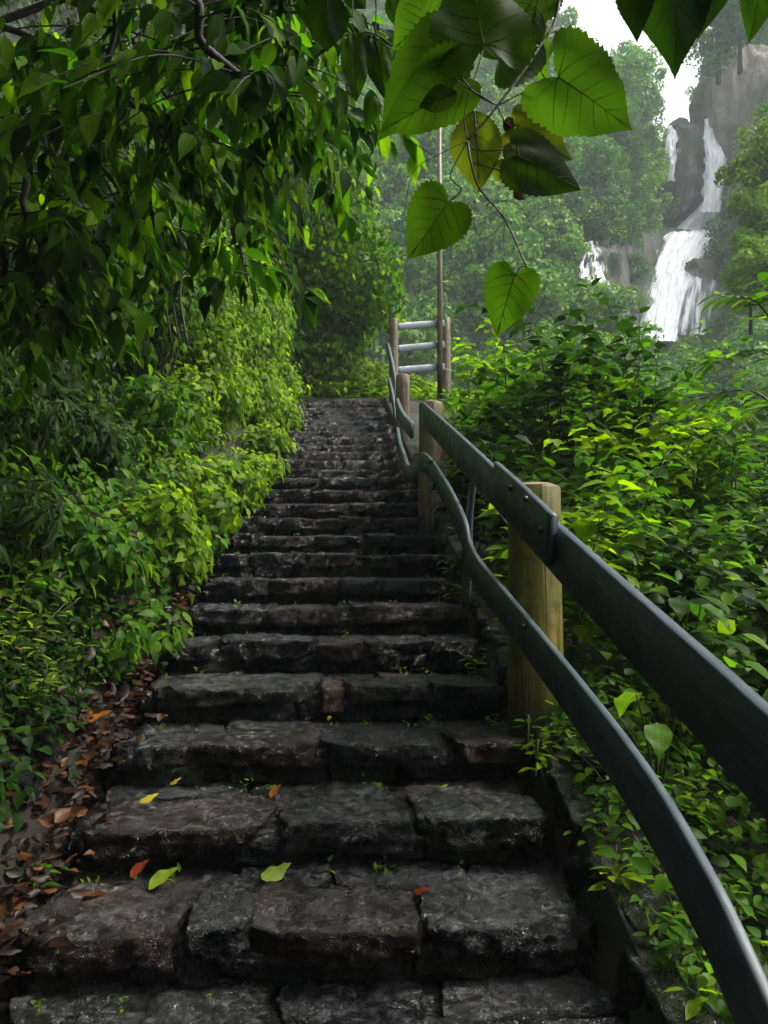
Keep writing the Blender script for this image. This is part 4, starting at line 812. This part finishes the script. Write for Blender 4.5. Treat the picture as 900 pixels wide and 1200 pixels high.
for pts in (((583, 124), (620, 105), (655, 90)), ((632, 55), (600, 60), (567, 52)), ((548, 165), (560, 176), (604, 176), (606, 183)), ((548, 165), (528, 205), (540, 222), (525, 238)), ((618, 315), (612, 312), (603, 322)), ((583, 124), (560, 150), (556, 130)), ((583, 124), (530, 90), (520, 62)), ((583, 124), (560, 112), (542, 92)), ((548, 165), (545, 130), (566, 60)), ((552, 190), (600, 205), (604, 218)), ((632, 55), (606, 45), (585, 70)), ((600, 150), (590, 140), (583, 124)), ((640, 0), (634, 0), (628, 8))):
    tube(g, crom([at(*q, 1.1) for q in pts], 6), .0011, 5)
for pts in (((548, 165), (520, 178), (490, 195), (480, 215), (474, 250)), ((562, 221), (556, 240), (557, 268), (567, 280), (580, 272), (592, 258)), ((592, 258), (570, 240), (600, 236), (612, 246), (622, 262)), ((592, 258), (590, 280), (592, 300))):
    tube(vt, crom([at(*q, 1.09) for q in pts], 8), .0006, 5)
link('stem', g.mesh('stem', M['stem_brown'], True, vb), vine); link('tendril', vt.mesh('tendril', M['stem_brown'], True, vb), vine)
# dark leaves along the top edge
tb = at(800, -150, 1.3); tp = thing('overhead_branch', 'dark branch with holed leaves across the top right corner', 'branch', tb)
for a_, t_, w_, sh in (((790, -70), (795, 84), 120, 'lobe'), ((745, -30), (748, 48), 52, 'heart'), ((895, -30), (880, 48), 50, 'heart'), ((850, -60), (822, 40), 60, 'heart')): big_leaf(tp, tb, a_, t_, w_, 1.25, sh, 'leaf_dark', .2)
g = Geo(); tube(g, crom([tb + np.array([.5, 0, .1]), tb, at(790, -70, 1.25), at(745, -40, 1.25), at(700, -50, 1.25)], 5), .004, 5); tube(g, crom([at(790, -70, 1.25), at(850, -70, 1.25), at(895, -30, 1.25)], 5), .003, 5); link('stem', g.mesh('stem', M['bark'], True, tb), tp)
nb = at(430, -120, 1.5); np_ = thing('overhead_branch', 'dark branch with narrow pointed leaves left of the large vine leaves', 'branch', nb); g = Geo()
for a_, t_, w_ in (((414, 38), (420, 116), 34), ((440, 44), (455, 116), 34), ((384, -10), (384, 58), 56), ((405, -20), (430, 10), 30), ((352, -6), (368, 30), 26), ((462, -10), (470, 34), 30)):
    big_leaf(np_, nb, a_, t_, w_, 1.5, 'ovate', 'leaf_dark', .25); tube(g, crom([nb, at(a_[0], a_[1] - 60, 1.5), at(*a_, 1.5)], 5), (.003, .0012), 5)
link('stem', g.mesh('stem', M['bark'], True, nb), np_)

# ------------------------------------------------------------------ the gorge: far trees, cliff, waterfall
def crown_mesh(seed, n=1500, lobes=22, size=.075, tall=1.0, mat='far'):
    g_ = np.random.default_rng(seed); lc = nrm(g_.normal(size=(lobes, 3))) * g_.uniform(.25, .95, (lobes, 1)) * np.array([1, 1, tall]); lr = g_.uniform(.15, .36, lobes); li = g_.integers(0, lobes, n); d = nrm(g_.normal(size=(n, 3)) + np.array([0, 0, .35]))
    P = lc[li] + d * lr[li][:, None] * g_.uniform(.65, 1.1, (n, 1)); N = nrm(d + g_.normal(size=(n, 3)) * .5); D = nrm(np.cross(N, g_.normal(size=(n, 3)))); X = np.cross(D, N); s = size * g_.uniform(.6, 1.4, (n, 1))
    V = np.stack([P - D * s, P + X * s * .7 + N * s * .2, P + D * s * 1.1 - N * s * .2, P - X * s * .7 + N * s * .2], 1).reshape(-1, 3); f = np.arange(n)[:, None] * 4 + np.arange(4)[None]
    return mesh_from('crown', V, [f], M[mat], True)
CROWNS = [crown_mesh(s, tall=t, n=3600, size=.05, lobes=30) for s, t in ((1, 1.0), (2, 1.25), (3, .8), (4, 1.5), (5, 1.1), (6, .9))]
tg = Geo(); tube(tg, [(0, 0, -1.6), (0.03, 0, -.6), (0, .03, .3)], (.07, .03), 6); SUN_TINTED = [crown_mesh(s, n=5200, lobes=34, size=.05, mat='far_sun_tint') for s in (11, 12, 13)]; TRUNK = tg.mesh('trunk', M['bark'])
src = bpy.data.collections.new('forest_sources')
for cm in CROWNS:
    so_ = bpy.data.objects.new('crown', cm); src.objects.link(so_)
# scattered wood, one mass
pts = []; N_ = 5200; X = nr.uniform(-60, 62, N_); Y = nr.uniform(42, 128, N_)
keep = (X > -.35 * Y) & (X < .66 * Y); X, Y = X[keep], Y[keep]; Z = hill_h(X, Y); e = .5; gr = np.hypot((hill_h(X + e, Y) - Z) / e, (hill_h(X, Y + e) - Z) / e)
cas = np.interp(Y, [60, 78, 90], [26.6, 39.3, 42]); wcx = ((X / Y > .455) & (X / Y < .515) & (Y > 78)) | ((X / Y > .43) & (X / Y < .53) & (Y > 66))

pz_ = (X * rt[0] + Y * rt[1]); PX = np.stack([X, Y, Z + 1.5], -1) - EYE; dz_ = PX @ fw; sx_ = 450 + F * (PX @ rt) / dz_; sy_ = 600 - F * (PX @ upv) / dz_
bed = ((sx_ > 712) & (sx_ < 872) & (sy_ > 250) & (sy_ < 430) & (Y < 62)) | ((sx_ > 645) & (sx_ < 752) & (sy_ > 265) & (sy_ < 372) & (Y < 55)) | ((sx_ > 752) & (sx_ < 855) & (sy_ > 240) & (sy_ < 420)) | ((sx_ > 770) & (sx_ < 878) & (sy_ > 130) & (sy_ < 285)) | ((sx_ > 664) & (sx_ < 736) & (sy_ > 268) & (sy_ < 345))
keep = ~wcx & ~bed & (gr < 14); X, Y, Z = X[keep], Y[keep], Z[keep]; n = len(X); sc = np.exp(nr.normal(size=n) * .35) * 1.9
fm = bpy.data.meshes.new('forest'); fm.from_pydata([(float(a), float(b), float(c + d * .55)) for a, b, c, d in zip(X, Y, Z, sc)], [], [])
for nm, dt in (('size', sc), ('spin', nr.uniform(0, 6.28, n))): at_ = fm.attributes.new(nm, 'FLOAT', 'POINT'); at_.data.foreach_set('value', np.asarray(dt, np.float32))
at_ = fm.attributes.new('pick', 'INT', 'POINT'); at_.data.foreach_set('value', nr.integers(0, 6, n).astype(np.int32))
fo = link('forest', fm, kind='stuff'); ng = bpy.data.node_groups.new('forest_scatter', 'GeometryNodeTree')
ng.interface.new_socket('Geometry', in_out='INPUT', socket_type='NodeSocketGeometry'); ng.interface.new_socket('Geometry', in_out='OUTPUT', socket_type='NodeSocketGeometry')
N2 = ng.nodes; gi = N2.new('NodeGroupInput'); go = N2.new('NodeGroupOutput'); ip = N2.new('GeometryNodeInstanceOnPoints'); ci = N2.new('GeometryNodeCollectionInfo'); ci.inputs['Collection'].default_value = src; ci.inputs['Separate Children'].default_value = True; ci.inputs['Reset Children'].default_value = True
ip.inputs['Pick Instance'].default_value = True
def named(nm, t):
    x = N2.new('GeometryNodeInputNamedAttribute'); x.data_type = t; x.inputs['Name'].default_value = nm; return [o for o in x.outputs if o.enabled and o.name == 'Attribute'][0]
cx = N2.new('ShaderNodeCombineXYZ'); ng.links.new(named('spin', 'FLOAT'), cx.inputs['Z']); ng.links.new(cx.outputs[0], ip.inputs['Rotation']); ng.links.new(named('size', 'FLOAT'), ip.inputs['Scale']); ng.links.new(named('pick', 'INT'), ip.inputs['Instance Index'])
ng.links.new(gi.outputs[0], ip.inputs['Points']); ng.links.new(ci.outputs[0], ip.inputs['Instance']); ng.links.new(ip.outputs[0], go.inputs[0]); md = fo.modifiers.new('scatter', 'NODES'); md.node_group = ng
# trees that can be told apart
def far_tree(px, py, Y, r, v, lab, grp='trees on the far side of the gorge', tall=1.0, crowns=None):
    hit = on_hill(px, py) if Y > 45 and px < 815 else None; Yh = hit[1] - r * .6 if hit is not None else Y; r = r * Yh / Y; c = at(px, py, Yh); t = thing('broadleaf_tree', lab, 'tree', (c[0], c[1], c[2] - 1.6 * r), grp); o = link('crown', (crowns or CROWNS)[v % len(crowns or CROWNS)], t, (0, 0, 1.6 * r)); o.scale = (r, r, r * tall); o.rotation_euler = (0, 0, rnd.uniform(0, 6)); o = link('trunk', TRUNK, t, (0, 0, 1.6 * r)); o.scale = (r, r, r)
for a in ((705, 105, 88, 5.0, 0, 'tall hazy tree on the ridge left of the gap of sky'), (745, 95, 90, 4.0, 1, 'hazy tree on the ridge directly left of the fall'), (722, 165, 86, 4.6, 4, 'hazy tree below the ridge left of the upper fall'), (755, 190, 80, 3.6, 2, 'round tree by the foot of the upper left strand'),
          (700, 230, 78, 4.2, 3, 'tree on the ledge farthest left'), (745, 235, 74, 3.6, 4, 'tree in the middle of the ledge under the upper fall'), (775, 248, 76, 2.3, 2, 'low bush tree on the ledge beside the fall'), (665, 255, 76, 3.6, 1, 'bright tree above the small side fall'),
          (840, 30, 66, 3.6, 3, 'dark hazy tree on the right cliff at the top edge'), (865, 20, 64, 3.4, 5, 'rightmost tree on top of the right cliff'), (825, 115, 84, 2.4, 2, 'small bush at the lip right of the fall'),
          (640, 60, 95, 5.2, 1, 'hazy tree high on the slope behind the large vine leaf'), (620, 300, 62, 3.0, 0, 'light tree low on the slope left of the side fall'), (560, 320, 58, 3.0, 4, 'light green tree low on the slope behind the barrier'), (470, 300, 55, 3.2, 2, 'light green tree low on the slope behind the creeper clad tree')): far_tree(*a)
for px, py, Y, r, v, lab in ((905, 190, 27, 1.9, 0, 'bright green bushy tree at the right edge, upper part of the clump'), (900, 265, 26, 1.75, 4, 'bright green bushy tree at the right edge right of the cascade'), (915, 320, 24, 1.7, 2, 'bright green bush at the right edge, lowest of the clump'), (915, 145, 28, 1.5, 1, 'bright green tree top at the right edge below the cliff'), (878, 335, 25, 1.1, 5, 'small bright bush beside the foot of the cascade')): far_tree(px, py, Y, r, v, lab, 'bright trees at the right edge', 1.0, SUN_TINTED)
# cliff on the right
def cliff(name, label, corners, Y, dep, seed, rough=1.0, mat='cliff'):
    g = Geo(); nx, ny = 40, 50; (ax, ay), (bx, by) = corners; V, Fq = lattice(30, 12, 40); a = at(ax, by, Y); b = at(bx, ay, Y); c = (a + b) / 2; h = np.array([abs(b[0] - a[0]) / 2, dep / 2, abs(b[2] - a[2]) / 2]); P = V * h
    for i in range(14):
        nd = nrm(np.random.default_rng(seed + i).normal(size=3) * np.array([1, 1, .6])); s = P @ nd; P = P - np.maximum(0, s - s.max() * .82)[:, None] * nd * .9
    nv = nrm(P / h); P = P + nv * (fbm(P * np.array([.5, .5, .16]) + seed, 5) * rough)[:, None]; c = c + np.array([0, dep / 2, 0])
    link(name, mesh_from(name, P, [Fq], M[mat]), None, c, label=label, category='cliff')
cliff('cliff', 'pale brown rock cliff high at the right edge above the bright trees', ((856, 50), (960, 260)), 78, 12, 5, 1.0, 'cliff_tan')
cliff('cliff', 'dark rock buttress between the two strands of the upper fall', ((795, 136), (822, 246)), 80.5, 5, 25, .7)
cliff('cliff', 'dark wet rock beside the lower right of the cascade', ((812, 296), (848, 385)), 67.5, 8, 45, .6)
cliff('cliff', 'dark rock behind the small side fall', ((668, 284), (733, 345)), 55.0, 5, 65, .5)
cliff('cliff', 'rock wall behind the upper fall', ((768, 152), (864, 262)), 83.5, 6, 85, .6)
wb = at(800, 395, 62); wf = thing('waterfall', 'white waterfall dropping from the cliff and spreading into a cascade', 'waterfall', wb)
def fall(name, rows_, dens, lab=None, seed=0):
    """rows_: (left px, right px, y px, depth) from the lip down"""
    n = 34; m = 26; rows_ = np.array(rows_, float); t = np.linspace(0, len(rows_) - 1, n); Rr = np.stack([np.interp(t, np.arange(len(rows_)), rows_[:, c]) for c in range(4)], 1); V = []; UV = []; DN = []
    for i, (l, r_, y_, Yd) in enumerate(Rr):
        if name != 'upper_strand':
            hh_ = on_hill((l + r_) / 2, y_); Yd = hh_[1] - 1.6 if hh_ is not None else Yd
        for j in range(m):
            u = j / (m - 1); jl = 2.5 * math.sin(i * 1.3 + seed) if j in (0, m - 1) else 0; bulge = .35 * math.sin(u * math.pi)
            p = at(l + (r_ - l) * u + jl, y_, Yd - bulge); p = p + np.array([0, -1, 0]) * .25 * float(vnoise(np.array([u * 14 + seed, i * .25, seed]))); V.append(p - wb); UV.append((u * (rows_[0, 1] - rows_[0, 0]) / 12, i / n * 8)); DN.append(np.interp(u, [0, .5, 1], dens) - .3 * (abs(2 * u - 1) ** 4) - .12 * float(vnoise(np.array([u * 9 + seed, i * .3, 2.0])) > .15))
    k = np.arange(m - 1)[None] + m * np.arange(n - 1)[:, None]; k = k.ravel(); me = mesh_from(name, np.array(V), [np.stack([k, k + m, k + m + 1, k + 1], -1)], M['water'], True, UV); a2 = me.attributes.new('dens', 'FLOAT', 'POINT'); a2.data.foreach_set('value', np.array(DN, np.float32)); o = link(name, me, wf)
    if lab: o['label'] = lab
fall('upper_strand', [(824, 838, 139, 82), (824, 846, 160, 80), (826, 854, 185, 79), (825, 850, 215, 78.6), (822, 846, 248, 78)], (.75, .95, .68), 'wide right strand of the upper fall', 1)
fall('upper_strand', [(781, 796, 146, 82), (778, 797, 165, 80.3), (776, 795, 190, 79.5), (779, 793, 212, 79.3)], (.6, .75, .55), 'narrow left strand of the upper fall', 2)
fall('cascade', [(822, 846, 236, 77.5), (803, 845, 256, 74), (781, 838, 276, 70), (770, 826, 296, 67), (764, 812, 325, 64), (756, 801, 355, 61), (750, 794, 400, 59)], (.75, 1.0, .75), 'broad white cascade sliding to the left', 3)
fall('cascade', [(834, 846, 255, 72.5), (822, 843, 282, 66), (806, 841, 315, 63), (797, 839, 350, 61.5), (792, 838, 392, 60.5)], (.62, .52, .5), 'thin broken strands over dark rock', 4)
fall('cascade', [(800, 838, 262, 70), (775, 822, 290, 67), (757, 806, 335, 64), (748, 800, 385, 61)], (.5, .62, .5), 'thin outer veil of the cascade', 7)
fall('side_fall', [(684, 700, 283, 61), (676, 712, 298, 60.4), (672, 716, 322, 60), (668, 722, 348, 59)], (.5, .56, .46), 'small side fall on the left', 5)
fall('side_fall', [(710, 720, 282, 61), (714, 728, 296, 60.6), (722, 732, 310, 60.4)], (.46, .52, .42), None, 6)

# spray hanging about the foot of each drop
sm = bpy.data.materials.new('spray'); sm.use_nodes = True; sm.node_tree.nodes.clear(); so2 = sm.node_tree.nodes.new('ShaderNodeOutputMaterial'); sp = sm.node_tree.nodes.new('ShaderNodeVolumePrincipled'); sp.inputs['Color'].default_value = (.9, .95, 1, 1); sp.inputs['Density'].default_value = .035; sm.node_tree.links.new(sp.outputs[0], so2.inputs['Volume'])
for px, py, r_, z_ in ((832, 240, 3.6, 3.4), (775, 372, 4.6, 3.0)):
    h = on_hill(px, py); V, Fq = lattice(14, 14, 14); V = nrm(V) * np.array([r_, r_ * .8, z_]); link('spray', mesh_from('spray', V, [Fq], sm), None, h + np.array([0, -2.0, .5]), kind='stuff')
